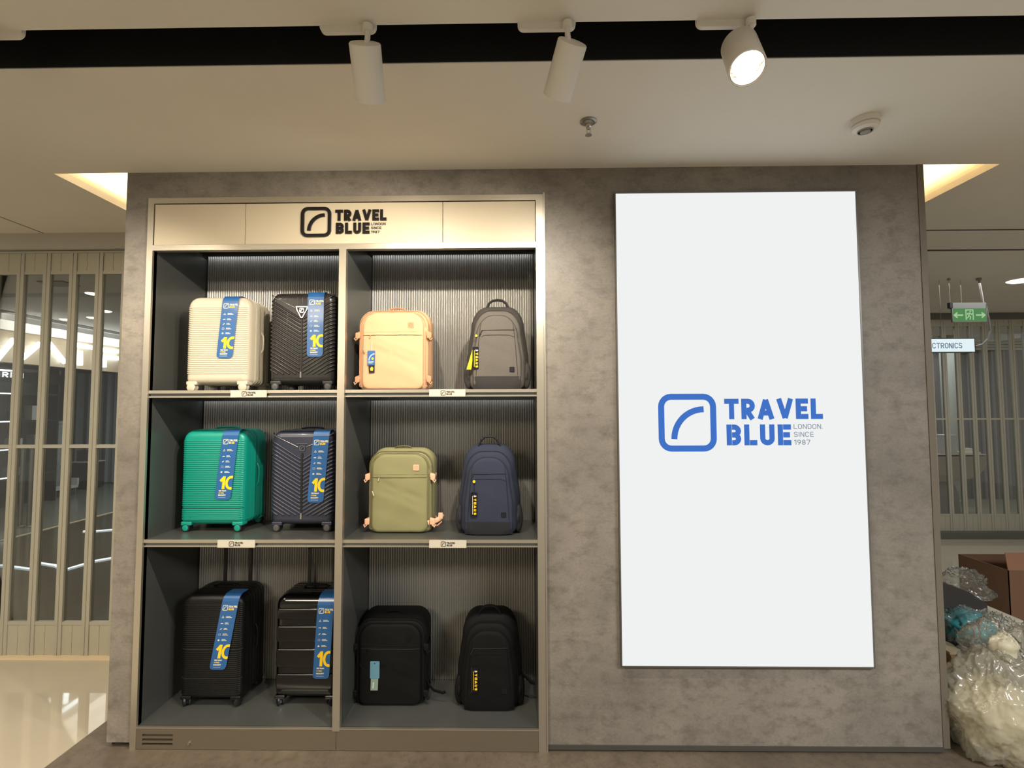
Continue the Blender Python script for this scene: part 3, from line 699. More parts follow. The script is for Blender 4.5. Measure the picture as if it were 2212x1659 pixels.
def years_tag(par, x, y, z, L=.10, wd=.03, yaw=0, second=False):
    mb = MB(); mb.m(M['tag_black'])
    def f(u, v, h): return (x + v * math.cos(yaw) + u * math.sin(yaw), y - h - .001, z - u * math.cos(yaw) + v * math.sin(yaw))
    mb.poly([(0.004, -wd / 2), (L - .004, -wd / 2), (L, -wd / 2 + .004), (L, wd / 2 - .004), (L - .004, wd / 2), (.004, wd / 2), (0, wd / 2 - .004), (0, -wd / 2 + .004)], f, .0015)
    g = lambda u, v, h: f(u, v, h + .0018)
    mb.m(M['tag_print']); xx = text(mb, '2 ', .014, -.0005, .0125, .3, g, 0, gap=.08)
    mb.m(M['tag_yellow']); text(mb, 'YEARS', xx, -.0005, .0125, .3, g, 0, gap=.1, width=L - .008 - xx)
    mb.ribbon([(.018, -.0065), (L - .012, -.0065)], .0022, g)
    if second:
        mb.m(M['tag_yellow'])
        def f2(u, v, h): return (x - .012 + v * .9 - u * .12, y + .002 - h, z - .012 - u)
        mb.poly([(0, -.004), (L - .012, -.024), (L - .012, .002), (0, .004)], f2, .001)
    o = mb.build('hang_tag', None, par); o['label'] = 'black tag with yellow and white lettering running down it'; return o
def backpack(label, kind, lpx, rpx, topz, zbase, yf, col, dark, accent, group='backpacks in the right compartments', style=None, hpx=None, sd=0, dep=.18, patch=None, outer=None):
    mid = topz + 100; xl, xr = P(lpx, mid, yf + .03).x, P(rpx, mid, yf + .03).x; w = xr - xl
    H = P((lpx + rpx) / 2, topz, yf + .09).z - zbase
    root = thing('backpack', label, 'backpack', ((xl + xr) / 2, yf, zbase), 0, group)
    b = Pad(dome(w, H, kind), dep, .055, .04, .0, .002, sd); b.mesh(MB()).build('main_body', None, root) if False else None
    mb = MB(); b.mesh(mb); mb.build('main_body', outer or col, root, smooth=50)
    if kind == 'square':
        H2 = H * .965; w2 = w * .985
        mid_ = Pad([(p[0], p[1]) for p in dome(w2, H2, kind)], .07, .022, .018, .0, .001, sd + 1); mb = MB(); mid_.mesh(mb); mb.build('gusset', col, root, smooth=50)
        H3 = H * .925; w3 = w * .87; o3 = [(p[0], p[1] + .004) for p in dome(w3, H3, kind)]
        fr = Pad(o3, .04, .004, .012, .008, .0028, sd + 2); mb = MB(); fr.mesh(mb); mb.build('front_pocket', col, root, smooth=60)
        for (o_, y_, r_) in ((dome(w2 * 1.0, H2, kind), .030, .0022), (dome(w * .93, H * .945, kind), .014, .0018)):
            MB().tube([(p[0] * 1.0, y_, p[1]) for p in o_ if p[1] > .02][: None], r_, 5).build('piping', dark, root, smooth=60)
        a3 = w3 / 2; zs = H * .66
        MB().tube(on(fr, lerp((-a3 * .96, zs), (a3 * .96, zs), 14), .0004), .0013, 5).build('pocket_zip', M['gap'], root, smooth=60)
        MB().tube(on(fr, lerp((-a3 * .96, zs + .017), (a3 * .96, zs + .017), 14), .0002), .0013, 5).build('seam', col, root, smooth=60)
        # zip pulls
        MB().tube([(-a3 * .72, fr.y(-a3 * .72, zs) - .003, zs), (-a3 * .75, fr.y(-a3 * .75, zs - .014) - .004, zs - .016)], .0028, 6).build('zip_pull', M['plate'] if style == 'olive' else accent, root, smooth=60)
        MB().tube([(-a3 * .97, .0, H * .50), (-a3 * .9, -.004, H * .445)], .003, 6).build('zip_pull', M['plate'] if style == 'olive' else accent, root, smooth=60)
        # badge
        bx0, bz0 = a3 * .50, H * .745; mb = MB(); yb = fr.y(bx0 + .014, bz0 + .014); ff = flat(0, yb - .0005, 0)
        mb.m(accent).poly(rrect(bx0, bz0, bx0 + .029, bz0 + .029, .003, 3), ff, .003); mb.m(patch or dark); emblem(mb, bx0 + .006, bz0 + .006, .017, flat(0, yb - .0038, 0), 0)
        mb.build('badge', None, root)
        # compression straps and buckles at the sides
        for s in (-1, 1):
            for zz in (H * .66, H * .13):
                st_ = part('side_strap', root, (s * w / 2, .045, zz))
                mb = MB(); mb.tube([(-s * .010, -.03, .012), (s * .006, -.026, .008), (s * .011, .0, 0), (s * .008, .05, -.002), (-s * .004, .09, .0)], .004, 8, rfn=lambda t: (.002, .011))
                mb.build('webbing', accent, st_, smooth=60)
                mb = MB(); slab(mb, .024, .03, .006, .006, -.033, -.022, .003, .003, -.014, s * .004); mb.tube([(s * .004, -.03, -.014), (s * .014, -.034, -.024), (s * .02, -.03, -.012)], .0035, 6)
                mb.build('buckle', accent, st_, smooth=40)
        MB().tube([(-.045, .09, H - .004), (-.03, .085, H + .007), (0, .083, H + .009), (.03, .085, H + .007), (.045, .09, H - .004)], .006, 8, rfn=lambda t: (.009, .003)).build('carry_handle', col, root, smooth=60)
    else:
        w2 = w * .87; H2 = H * .93
        o2 = [(p[0], p[1] + .0) for p in dome(w2, H2, kind)]
        md = Pad(o2, .075, .026, .022, .004, .002, sd + 1); mb = MB(); md.mesh(mb); mb.build('middle_section', col, root, smooth=50)
        w3 = w * .76; zc0 = H * .0; H3 = H * .85
        o3 = [(p[0], p[1] + .006) for p in dome(w3, H3, kind)]
        fr = Pad(o3, .04, .003, .014, .010, .0016, sd + 2); mb = MB(); fr.mesh(mb); mb.build('front_pocket', col, root, smooth=60)
        MB().tube([(p[0], .040, p[1]) for p in o2 if p[1] > .03], .0024, 5).build('piping', dark, root, smooth=60)
        MB().tube([(p[0], .014, p[1]) for p in o3 if p[1] > H * .12], .002, 5).build('piping', dark, root, smooth=60)
        # dark base wrapped round the lower front
        zb = H * .155; mb = MB(); n = 14; Rg = []
        for i in range(n + 1):
            x = -w3 * .5 * .99 + w3 * .99 * i / n
            Rg.append([(x, min(fr.y(x, max(z, .012)), .02) - .003, z) for z in (.006, .016, zb * .35, zb * .7, zb)])
        R2 = [[(p[0], p[1] + .004, p[2]) for p in r[::-1]] for r in Rg]
        mb.rings([r + q for r, q in zip(Rg, R2)]); mb.build('base_panel', dark, root, smooth=60)
        a3 = w3 / 2
        zt = H * .685
        MB().tube(on(fr, lerp((-a3 * .62, zt), (a3 * .74, zt + .002), 12)), .0015, 5).build('pocket_zip', M['gap'], root, smooth=60)
        MB().tube(on(fr, [(-a3 * .62, zt - .035)] + [( -a3 * .58, zt - .028)] + lerp((-a3 * .5, zt - .024), (a3 * .5, zt - .024), 8) + [(a3 * .74, zt - .034)]), .001, 5).build('seam', dark, root, smooth=60)
        for s in (-1, 1):
            MB().tube(on(fr, [(s * a3 * .66, H * .77), (s * a3 * .70, zt)] + lerp((s * a3 * .74, H * .6), (s * a3 * .86, H * .17), 8)), .0013, 5).build('seam', dark, root, smooth=60)
        MB().tube(on(fr, lerp((-a3 * .62, zt), (-a3 * .72, zt - .03), 3)), .003, 6).build('zip_pull', M['gap'], root, smooth=60)
        px_, pz_ = a3 * .52, H * .205; mb = MB(); yb = fr.y(px_ + .01, pz_ + .01); mb.m(M['tag_black']).poly(rrect(px_, pz_, px_ + .024, pz_ + .024, .002, 3), flat(0, yb - .0005, 0), .002)
        mb.m(dark); emblem(mb, px_ + .005, pz_ + .005, .014, flat(0, yb - .0028, 0), 0); mb.build('badge', None, root)
        # side mesh pockets
        for s in (-1, 1):
            o_ = [(s * w / 2 - s * .016 + p[0], p[1] + .002) for p in dome(.045, H * .34, 'square')]
            o_ = [(s * w / 2 - s * .012 + math.cos(t) * .024, H * .17 + math.sin(t) * H * .155) for t in [2 * math.pi * i / 24 for i in range(24)]]
            pd = Pad(o_, .12, .042, .015, .008, .001, sd); mb = MB(); pd.mesh(mb); mb.build('side_pocket', dark, root, smooth=60)
        hh = (P((lpx + rpx) / 2, hpx, yf + .09).z - zbase) if hpx else H + .03
        hw_ = .058
        MB().tube([(-hw_, .085, H - .014), (-hw_ * .75, .082, H + (hh - H) * .45), (-hw_ * .4, .08, hh - .006), (0, .08, hh - .003), (hw_ * .4, .08, hh - .006), (hw_ * .75, .082, H + (hh - H) * .45), (hw_, .085, H - .014)], .006, 8, rfn=lambda t: (.010, .006)).build('top_handle', dark, root, smooth=60)
        for s in (-1, 1): MB().tube([(s * .03, dep - .02, H - .03), (s * .055, dep + .004, H - .04), (s * w * .33, dep + .008, H * .6), (s * w * .42, dep + .002, H * .3), (s * w * .46, dep - .02, H * .1)], .01, 8, rfn=lambda t: (.022 - .012 * t, .006)).build('shoulder_strap', dark, root, smooth=60)
    return root, fr, w, H

peach = mat('peach_fabric', (212, 166, 126), .8, var=.04, scale=300, bump=.25, bscale=900)
peach_d = mat('peach_fabric_dark', (190, 140, 104), .8)
brass = mat('bronze_badge', (140, 104, 76), .45, .3)
olive = mat('olive_fabric', (136, 132, 92), .8, var=.05, scale=300, bump=.25, bscale=900)
olive_d = mat('olive_piping', (112, 106, 70), .8)
pinkl = mat('peach_leather', (232, 178, 146), .6)
greyf = mat('heather_grey_fabric', (82, 77, 71), .85, rgb2=(104, 98, 90), scale=500, bump=.3, bscale=900)
greyd = mat('dark_grey_fabric', (46, 43, 41), .8)
navyf = mat('navy_fabric', (32, 38, 56), .85, rgb2=(44, 50, 70), scale=500, bump=.3, bscale=900)
navyd = mat('dark_navy_fabric', (26, 27, 34), .8)
blkf = mat('black_fabric', (7, 7, 7), .8, spec=.25, bump=.2, bscale=900)
blkd = mat('black_fabric_trim', (6, 6, 6), .75, spec=.25)

r_, fr, w_, H_ = backpack('peach pink backpack on the top shelf beside the divider', 'square', 776, 926, 671, S1, .06, peach, peach_d, peach_d, style='peach', sd=1, patch=brass)
# its small blue and black hang tags
def tagloc(r, fr, px, py): 
    p = P(px, py, r.location.y); x, z = p.x - r.location.x, p.z - r.location.z; return x, min(fr.y(x, z), .006) - .004, z
x, y, z = tagloc(r_, fr, 803, 774); mb = MB(); ff = flat(x, y, z)
mb.m(M['tag_blue']).poly(rrect(-.020, -.034, .018, .038, .003, 3), ff, .001); mb.m(M['tag_print']); g = flat(x, y - .0014, z)
mb.m(mat('tag_pale_blue', (150, 180, 210), .4)); mb.ribbon(arc(.018, -.012, .03, .034, 95, 180, 8), .006, g); mb.m(M['tag_print']); mb.ribbon([(-.016, -.018), (.012, -.018)], .003, g); mb.ribbon([(-.016, -.024), (.006, -.024)], .002, g)
mb.m(M['tag_yellow']); mb.poly(arc(.006, -.002, .006, .006, 0, 330, 8), g)
mb.m(M['tag_black']).poly([(-.012, -.072), (.016, -.072), (.016, -.035), (-.014, -.035)], flat(x, y + .001, z), .001)
mb.m(M['tag_yellow']).poly([(-.004, -.062), (.008, -.062), (.01, -.048), (.002, -.042), (-.006, -.05)], flat(x, y - .0003, z), 0)
mb.m(M['tag_print']).tube([(x, y + .001, z + .036), (x + .0, y, z + .06), (x + .002, y, z + .085)], .0016, 5)
tag(mb.build('hang_tag', None, r_), 'blue tag over a small black one')
r_, fr, w_, H_ = backpack('heather grey backpack with dark base on the top shelf', 'dome', 1006, 1142, 663, S1, .05, greyf, greyd, greyd, hpx=648, sd=2, outer=mat('charcoal_fabric', (58, 54, 50), .85))
x, y, z = tagloc(r_, fr, 1024, 749); x += .008; years_tag(r_, x, y, z, .112, .032, yaw=-.0, second=True)
MB().m(M['tag_yellow']).cyl((x + .003, y, z + .055), (0, -1, 0), .006, .003, 12).build('cord_toggle', None, r_)
r_, fr, w_, H_ = backpack('olive green backpack with peach straps on the middle shelf', 'square', 797, 934, 967, S2, PZ(850, 1153, S2).y, olive, olive_d, pinkl, style='olive', sd=3, patch=peach_d)
# its loose lower strap, sticking out to the right
st_ = part('loose_strap', r_, (w_ / 2, .03, .055))
MB().tube([(-.02, -.015, -.004), (.01, -.01, .0), (.035, .0, .012), (.05, .01, .035)], .004, 8, rfn=lambda t: (.003, .012)).build('webbing', pinkl, st_, smooth=60)
MB().cbox((.042, .0, .028), .022, .006, .03).build('buckle', pinkl, st_)
MB().tube([(.0, -.012, -.02), (.03, -.01, -.018), (.05, -.008, .0)], .004, 6).build('webbing', peach_d, st_, smooth=60)
r_, fr, w_, H_ = backpack('navy blue backpack with black side pockets on the middle shelf', 'dome', 988, 1124, 960, S2, PZ(1060, 1158, S2).y, navyf, navyd, navyd, hpx=941, sd=5)
x, y, z = tagloc(r_, fr, 1024, 1063); years_tag(r_, x, y, z, .118, .032)
MB().m(M['tag_yellow']).cyl((x + .001, y, z + .052), (0, -1, 0), .007, .003, 12).m(M['black']).tube([(x + .001, y, z + .046), (x, y, z)], .001, 5).build('cord_toggle', None, r_)
r_, fr, w_, H_ = backpack('black travel backpack with a pale blue tag at the bottom beside the divider', 'square', 770, 920, 1322, S3, PZ(850, 1528, S3).y, blkf, blkd, blkd, sd=7, dep=.2)
x, y, z = tagloc(r_, fr, 810, 1459); mb = MB()
mb.m(mat('pale_blue_tag', (96, 140, 160), .4)).poly(rrect(-.023, -.012, .024, .072, .004, 3), flat(x, y, z), .001)
mb.m(mat('pale_grey_tag', (130, 150, 140), .4)).poly([(-.02, -.07), (.016, -.07), (.018, -.013), (-.019, -.013)], flat(x, y + .001, z), .001)
mb.m(M['tag_print']).ribbon([(-.008, -.06), (-.006, -.03)], .004, flat(x, y - .0002, z)); mb.m(M['tag_black']).cyl((x, y - .0012, z + .062), (0, -1, 0), .003, .0005, 10)
tag(mb.build('hang_tag', None, r_), 'pale blue tag over a grey one')
MB().tube([(w_ / 2 - .01, .06, .11), (w_ / 2 + .01, .05, .085), (w_ / 2 + .04, .04, .062), (w_ / 2 + .085, .03, .055), (w_ / 2 + .1, .03, .06)], .003, 8, rfn=lambda t: (.002, .009)).build('loose_strap', blkd, r_, smooth=60)
r_, fr, w_, H_ = backpack('tall black backpack at the bottom right', 'dome', 986, 1128, 1322, S3, PZ(1060, 1539, S3).y, blkf, blkd, blkd, hpx=1305, sd=9, dep=.2)
x, y, z = tagloc(r_, fr, 1026, 1440); years_tag(r_, x, y, z, .118, .03)
MB().m(M['steel']).tube([(x - .016, y, z - .002), (x - .016, y, z - .118)], .0012, 5).build('tag_edge', None, r_)
MB().tube([(w_ / 2 - .012, .1, .14), (w_ / 2 + .02, .09, .125), (w_ / 2 + .05, .08, .10), (w_ / 2 + .066, .08, .097)], .004, 8, rfn=lambda t: (.004, .011)).build('loose_strap', blkd, r_, smooth=60)

# ---------------------------------------------------------------- ceiling fittings
def spotlight(label, adap, rod_px, axis_a, axis_b, r, L, aim, power, color, lit=False, blend=.5, size=75, yrod=-.93, zt=ZC):
    """adap: (x0,x1) of the adaptor bar, axis_a -> axis_b: lamp body from back cap towards the lens"""
    A = Vector(axis_a); B = Vector(axis_b); dr = (B - A).normalized(); B = A + dr * L
    root = thing('track_spotlight', label, 'spotlight', (rod_px, yrod, ZC), 0, 'track spotlights hanging from the ceiling slot')
    loc = Vector(root.location)
    mb = MB(); pts = rrect(adap[0] - loc.x, -.013, adap[1] - loc.x, .0, .012, 4)
    pts = [(adap[0] - loc.x, .035), (adap[0] - loc.x, .0)] + arc(adap[0] - loc.x + .018, -.002, .018, .020, 180, 270, 5) + arc(adap[1] - loc.x - .018, -.002, .018, .020, 270, 360, 5) + [(adap[1] - loc.x, .0), (adap[1] - loc.x, .035)]
    mb.poly(pts, lambda u, v, h: (u, .024 - h, v), .014); mb.build('adaptor', M['white_pl'], root)
    mb = MB().tube([(0, 0, -.015), (0, 0, -.05), tuple(A + dr * .02 - loc)], .0085, 10).cyl((0, 0, -.03), (0, 0, 1), .015, .02, 16); mb.build('stem', M['white_pl'], root, smooth=40)
    a = A - loc
    mb = MB().lathe([(.001, 0), (r - .002, 0), (r, .003), (r, L), (r - .0035, L), (r - .0035, L - .035), (.001, L - .036)], a, dr, 40); mb.build('lamp_body', M['white_pl'], root, smooth=40)
    MB().lathe([(r - .004, L - .0345), (r - .0045, L - .004), (r - .0055, L - .004), (r - .014, L - .026)], a, dr, 40).build('reflector', M['lamp_in'], root, smooth=40)
    MB().lathe([(.0005, L - .030), (r - .014, L - .030), (r - .014, L - .026), (.0005, L - .026)], a, dr, 32).build('lens', M['lens'], root, smooth=40)
    l = bpy.data.lights.new('lamp_beam', 'SPOT'); l.energy = power; l.color = color; l.spot_size = math.radians(size); l.spot_blend = blend; l.shadow_soft_size = .018
    lo = bpy.data.objects.new('lamp_beam', l); COL.objects.link(lo); lo.location = A + dr * (L + .004)
    lo.rotation_euler = (Vector(aim) - lo.location).to_track_quat('-Z', 'Y').to_euler()
    return root
WB = (1.0, .89, .74)
def AX(px, py, y): return P(px, py, y)
spotlight('white track spotlight above the left half of the cabinet', (P(687, 70, -.93).x, P(809, 70, -.93).x), P(794, 75, -.93).x, AX(788, 93, -.945), AX(799, 200, -.85), .047, .155, (-1.2, .2, .9), 84, WB, blend=1, size=146)
spotlight('middle white track spotlight tilted towards the left', (P(1118, 62, -.93).x, P(1245, 62, -.93).x), P(1226, 66, -.93).x, AX(1237, 90, -.95), AX(1209, 188, -.86), .045, .152, (-.55, .2, .9), 84, (1, .91, .77), blend=1, size=140)
spotlight('right white track spotlight with its lit lens facing out', (P(1508, 56, -.93).x, P(1636, 54, -.93).x), P(1622, 60, -.93).x, AX(1596, 98, -.90), AX(1621, 165, -1.0), .052, .15, (.72, -2.2, 0.0), 70, (1, .95, .85), blend=.8, size=100)
spotlight('track spotlight at the left edge of the picture', (P(-75, 82, -.93).x, P(38, 82, -.93).x), P(-62, 85, -.93).x, AX(-60, 108, -.945), AX(-46, 212, -.86), .047, .155, (-2.2, .3, 1.0), 85, WB, blend=1, size=110)

b = PZ(1271, 262, ZC)
sp = thing('fire_sprinkler', 'small steel sprinkler head on the ceiling between two spotlights', 'sprinkler', b)
MB().lathe([(.001, 0), (.034, 0), (.034, -.003), (.026, -.007), (.020, -.006), (.016, -.013), (.001, -.013)], (0, 0, 0), (0, 0, 1), 28).build('cover_ring', M['steel'], sp, smooth=30)
MB().lathe([(.011, -.012), (.011, -.024), (.006, -.026), (.006, -.034), (.001, -.034)], (0, 0, 0), (0, 0, 1), 16).build('nozzle', M['chrome'], sp, smooth=30)
MB().tube([(-.008, 0, -.03), (-.007, 0, -.045), (0, 0, -.056)], .0016, 6).tube([(.008, 0, -.03), (.007, 0, -.045), (0, 0, -.056)], .0016, 6).lathe([(.001, -.055), (.013, -.056), (.014, -.059), (.001, -.059)], n=16).build('deflector', M['chrome'], sp, smooth=30)
b = PZ(1868, 258, ZC)
sd = thing('smoke_detector', 'round white smoke detector on the ceiling at the right', 'smoke detector', b)
MB().lathe([(.001, 0), (.052, 0), (.054, -.006), (.052, -.024), (.001, -.024)], n=36).build('base', M['white_pl'], sd, smooth=30)
MB().lathe([(.046, -.024), (.050, -.030), (.046, -.042), (.030, -.048), (.001, -.048)], n=36).build('cover', M['white_pl'], sd, smooth=30)
MB().lathe([(.029, -.0475), (.0275, -.052), (.025, -.052), (.0245, -.0475)], n=30).lathe([(.001, -.047), (.019, -.048), (.018, -.055), (.001, -.056)], n=30).build('sensor_cap', mat('grey_grille', (140, 136, 128), .5), sd, smooth=30)
MB().lathe([(.0245, -.0484), (.0195, -.0484)], n=30).build('grille', M['gap'], sd)

# ---------------------------------------------------------------- folding shutters
M['stile'] = mat('shutter_frame', (176, 172, 156), .42, .25)
M['kick'] = mat('shutter_panel', (176, 171, 152), .45, .15)
M['glass'] = glassy('clear_glass', (.93, .95, .94), .015)
def copyto(src, par, loc):
    o = src.copy(); COL.objects.link(o); o.parent = par; o.location = loc; return o
def shutter(label, x0, n, p, y, zt, zb, zmid, zlo, zhi, sw=.022):
    root = thing('folding_shutter', label, 'shutter', (x0, y, 0))
    zk = zb
    stile = MB().box((-sw / 2, -.014, zk), (sw / 2, .014, zt)).build('stile', M['stile'], root, loc=(sw / 2, 0, 0))
    hg = MB().tube([(0, -.012, zk + .02), (0, -.012, zt - .02)], .0035, 6).build('hinge', mat('hinge_strip', (128, 120, 100), .5), root, loc=(0, 0, 0))
    iw = p - 2 * sw - .004
    rail = MB().box((0, -.011, -.011), (iw, .011, .011)).build('rail', M['stile'], root, loc=(sw, 0, zmid))
    pane1 = MB().box((0, -.002, zmid + .011), (iw, .002, zhi)).build('pane', M['glass'], root, loc=(sw, 0, 0))
    pane2 = MB().box((0, -.002, zlo), (iw, .002, zmid - .011)).build('pane', M['glass'], root, loc=(sw, 0, 0))
    kick = MB().box((0, -.007, zk), (iw / 2 - .001, .007, zlo - .011)).build('kick_panel', M['kick'], root, loc=(sw, 0, 0))
    topp = MB().box((0, -.007, zhi + .011), (iw / 2 - .001, .007, zt)).build('top_panel', M['kick'], root, loc=(sw, 0, 0))
    first = True
    for i in range(n):
        bx_ = i * p
        for s, x in ((stile, bx_ + sw / 2), (stile, bx_ + p - sw / 2 - .004), (hg, bx_ + p - .002)):
            copyto(s, root, (x, 0, 0))
        for z in (zmid, zlo, zhi): copyto(rail, root, (bx_ + sw, 0, z))
        copyto(pane1, root, (bx_ + sw, 0, 0)); copyto(pane2, root, (bx_ + sw, 0, 0))
        copyto(kick, root, (bx_ + sw, 0, 0)); copyto(kick, root, (bx_ + sw + iw / 2 + .001, 0, 0))
        copyto(topp, root, (bx_ + sw, 0, 0)); copyto(topp, root, (bx_ + sw + iw / 2 + .001, 0, 0))
    for o in (stile, hg, rail, pane1, pane2, kick, topp): bpy.data.objects.remove(o)
    MB().box((0, -.02, zt), (n * p, .02, zt + .012)).build('head_track', M['stile'], root)
    return root
YG = .86
e0 = P(37 - 8, 940, YG).x; e1 = P(209 - 8, 940, YG).x; pitch = (e1 - e0) / 3; n0 = 6; GX0 = e0 - n0 * pitch + .011
zt = P(120, 548, YG).z; zhi = P(120, 590, YG).z; zm = P(120, 964, YG).z; zlo = P(120, 1345, YG).z
shutter('folding glass shutter with pale metal frames left of the concrete wall', GX0, 13, pitch, YG, zt, .012, zm, zlo, zhi)
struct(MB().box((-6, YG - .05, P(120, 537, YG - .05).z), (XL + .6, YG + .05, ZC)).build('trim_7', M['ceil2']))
struct(MB().box((-6, YG - .05, .0), (XL + .6, YG + .05, .011)).build('trim_8', mat('threshold_strip', (214, 194, 160), .35)))
YR = 3.87
q0, q1 = P(2040 - 4, 706, YR).x, P(2187 - 4, 706, YR).x; pr = (q1 - q0) / 5
zt = P(2100, 698, YR).z; zhi = P(2100, 703, YR).z; zm = P(2100, 905, YR).z; zlo = P(2100, 1112, YR).z
shutter('folding glass shutter across the shop front at the far right', q0 - 4 * pr, 18, pr, YR, zt + .03, .012, zm, zlo, zhi, sw=.024)
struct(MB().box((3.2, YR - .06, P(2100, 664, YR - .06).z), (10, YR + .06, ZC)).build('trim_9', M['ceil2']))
struct(MB().box((3.2, YR - .05, zt + .042), (10, YR + .05, P(2100, 664, YR).z)).build('trim_10', mat('dark_header', (92, 90, 84), .5)))
struct(MB().box((3.2, YR - .12, 0), (10, YR + .08, .075)).build('trim_11', mat('dark_plinth', (88, 88, 80), .5)))

# ---------------------------------------------------------------- beyond the left shutter
from mathutils import noise as NZ
def std(name, label, cat, px0, px1, pyt, pyb, depth, m, group=None, r=.01):
    c = PZ((px0 + px1) / 2, pyb, 0.0); y = c.y; a, b = P(px0, pyb, y).x, P(px1, pyb, y).x; h = P(px0, pyt, y).z
    return thing(name, label, cat, ((a + b) / 2, y, 0), 0, group), b - a, h
XS = -6.3
struct(MB().box((XS, .92, .0), (XL + .3, 9, .004)).build('floor_3', M['gloss_dark']))
struct(MB().box((-14, .92, .0), (XS - .03, 9.5, .004)).build('floor_4', mat('grey_store_floor', (112, 116, 108), .2)))
struct(MB().box((XS - .03, .92, 0), (XS, 9, .012)).build('trim_12', mat('pale_floor_edge', (214, 200, 168), .4)))
ya, yb = 1.6, 8.6
struct(MB().box((XS + .1, .95, ZC - .006), (XS + .26, yb, ZC)).build('trim_13', M['slot']))
def z_at(px, py): return PX(px, py, XS).z
zb1, zb2 = z_at(120, 727) - .01, z_at(120, 792)
struct(MB().box((XS - .05, .95, zb1), (XS, yb, ZC)).build('trim_14', mat('fascia_painted_glow', (228, 226, 224), .5, emit=.12)))  # weak emission stands in for light falling on this white band
struct(MB().box((XS - .12, .95, zb2), (XS - .01, yb, zb1)).build('trim_15', mat('store_bulkhead', (158, 144, 122), .6)))
struct(MB().box((-13.6, .95, 0), (-13.5, 10, ZC)).build('wall_left', mat('dark_store_wall', (34, 38, 38), .5)))
struct(MB().box((-14, 9.6, 0), (10, 9.7, ZC)).build('wall_far', mat('grey_far_wall', (128, 126, 120), .6)))
# lit strokes of the shop sign on the bulkhead
sign = thing('shop_sign', 'white glowing letter strokes high on the bulkhead behind the left shutter', 'sign', PX(120, 760, XS))
Ls = emis('sign_glow', (240, 250, 255), 8.0)
for (a, b) in (((-12, 782), (29, 733)), ((48, 774), (86, 742)), ((103, 738), (140, 783)), ((159, 744), (200, 751)), ((173, 758), (173, 789)), ((224, 756), (262, 760)), ((227, 771), (262, 775)), ((225, 767), (225, 793))):
    A, B = PX(*a, XS + .04) - sign.location, PX(*b, XS + .04) - sign.location
    MB().tube([A, B], .03, 8, rfn=lambda t: (.03, .03)).build('stroke', Ls, sign)
fa = PX(0, 800, XS - .15)
fas = thing('shop_fascia', 'black shop fascia with white lettering behind the left shutter', 'sign', (XS - .3, 2.4, z_at(0, 822)))
zf_ = fas.location.z
MB().box((-.02, -2, 0), (.02, 2.3, z_at(0, 796) - zf_)).build('panel', mat('fascia_black', (20, 24, 24), .3), fas)
xf = XS - .27
A, B = PX(3, 814, xf), PX(51, 814, xf); ZT = PX(3, 803, xf).z
mb = MB(); text(mb, 'REN', A.y, A.z, ZT - A.z, .2, lambda u, v, h: (xf - fas.location.x + .004, u - fas.location.y, v - zf_), 0, width=B.y - A.y); mb.build('lettering', M['led'], fas)
MB().box((.02, -2, z_at(0, 797) - zf_), (.03, 1.6, z_at(0, 797) - zf_ + .02)).build('light_line', M['led'], fas)
# display shelving with light lines
sv = thing('display_shelving', 'dark wall shelving with thin white light lines behind the left shutter', 'shelving', (-8.2, 4.3, 0))
dm = mat('dark_shelving', (28, 34, 34), .35)
MB().box((-.3, -2.4, 0), (-.26, 2.0, 2.3)).build('back_board', dm, sv)
for z in (.5, .95, 1.4, 1.85): MB().box((-.26, -2.4, z), (.0, 2.0, z + .03)).build('shelf', dm, sv); MB().box((.0, -2.0, z + .004), (.008, 1.2, z + .02)).build('light_line', M['led'], sv)
for yy in (-2.4, -1.3, -.2, .9, 2.0): MB().box((-.26, yy - .015, 0), (.0, yy + .015, 2.3)).build('upright', dm, sv)
# small goods on that shelving, each its own thing
gcol = [mat('goods_white', (190, 192, 188), .5), mat('goods_grey', (120, 124, 122), .5), mat('goods_teal', (60, 92, 92), .5), mat('goods_dark', (52, 50, 50), .5)]
k = 0
for z in (.53, .98, 1.43):
    for i in range(11):
        yy = 4.3 - 2.1 + i * .38 + random.uniform(-.06, .06); hh = random.uniform(.10, .26); ww = random.uniform(.08, .2)
        o = MB().box((-.07, -ww / 2, 0), (.07, ww / 2, hh)).box((-.072, -ww / 2 - .002, hh * .62), (.072, ww / 2 + .002, hh * .70)).build('boxed_goods', gcol[k % 4]); o.location = (-8.33, yy, z); k += 1
        tag(o, ('white', 'grey', 'teal grey', 'dark')[(k - 1) % 4] + ' boxed item on the ' + {.53: 'lowest', .98: 'middle', 1.43: 'upper'}[z] + ' board of the dark shelving', 'box', 'boxed goods on the dark shelving')
# curtain wall of grey pleats
yc = PZ(205, 1048, 0).y + .25
cx0, cx1 = P(154, 900, yc).x, P(330, 900, yc).x
cu = MB(); N = 60; zt_ = P(200, 806, yc).z; pts = [(cx0 + (cx1 - cx0) * i / N, .03 * math.sin(i * .9) + .015 * math.sin(i * 2.3)) for i in range(N + 1)]
cu.add([(x - cx0, y, 0.02) for x, y in pts] + [(x - cx0, y, zt_) for x, y in pts], [(i, i + 1, N + 2 + i, N + 1 + i) for i in range(N)])
ct = cu.build('curtain', mat('grey_curtain', (128, 136, 142), .8), smooth=60, loc=(cx0, yc, 0)); tag(ct, 'long grey pleated curtain at the back of the shop left of the wall', 'curtain')
rl = MB().box((0, -.04, 0), (cx1 - cx0, .04, .10)).build('curtain_rail', M['gap']); rl.location = (cx0, yc, zt_); tag(rl, 'dark rail above the long grey curtain', 'rail')
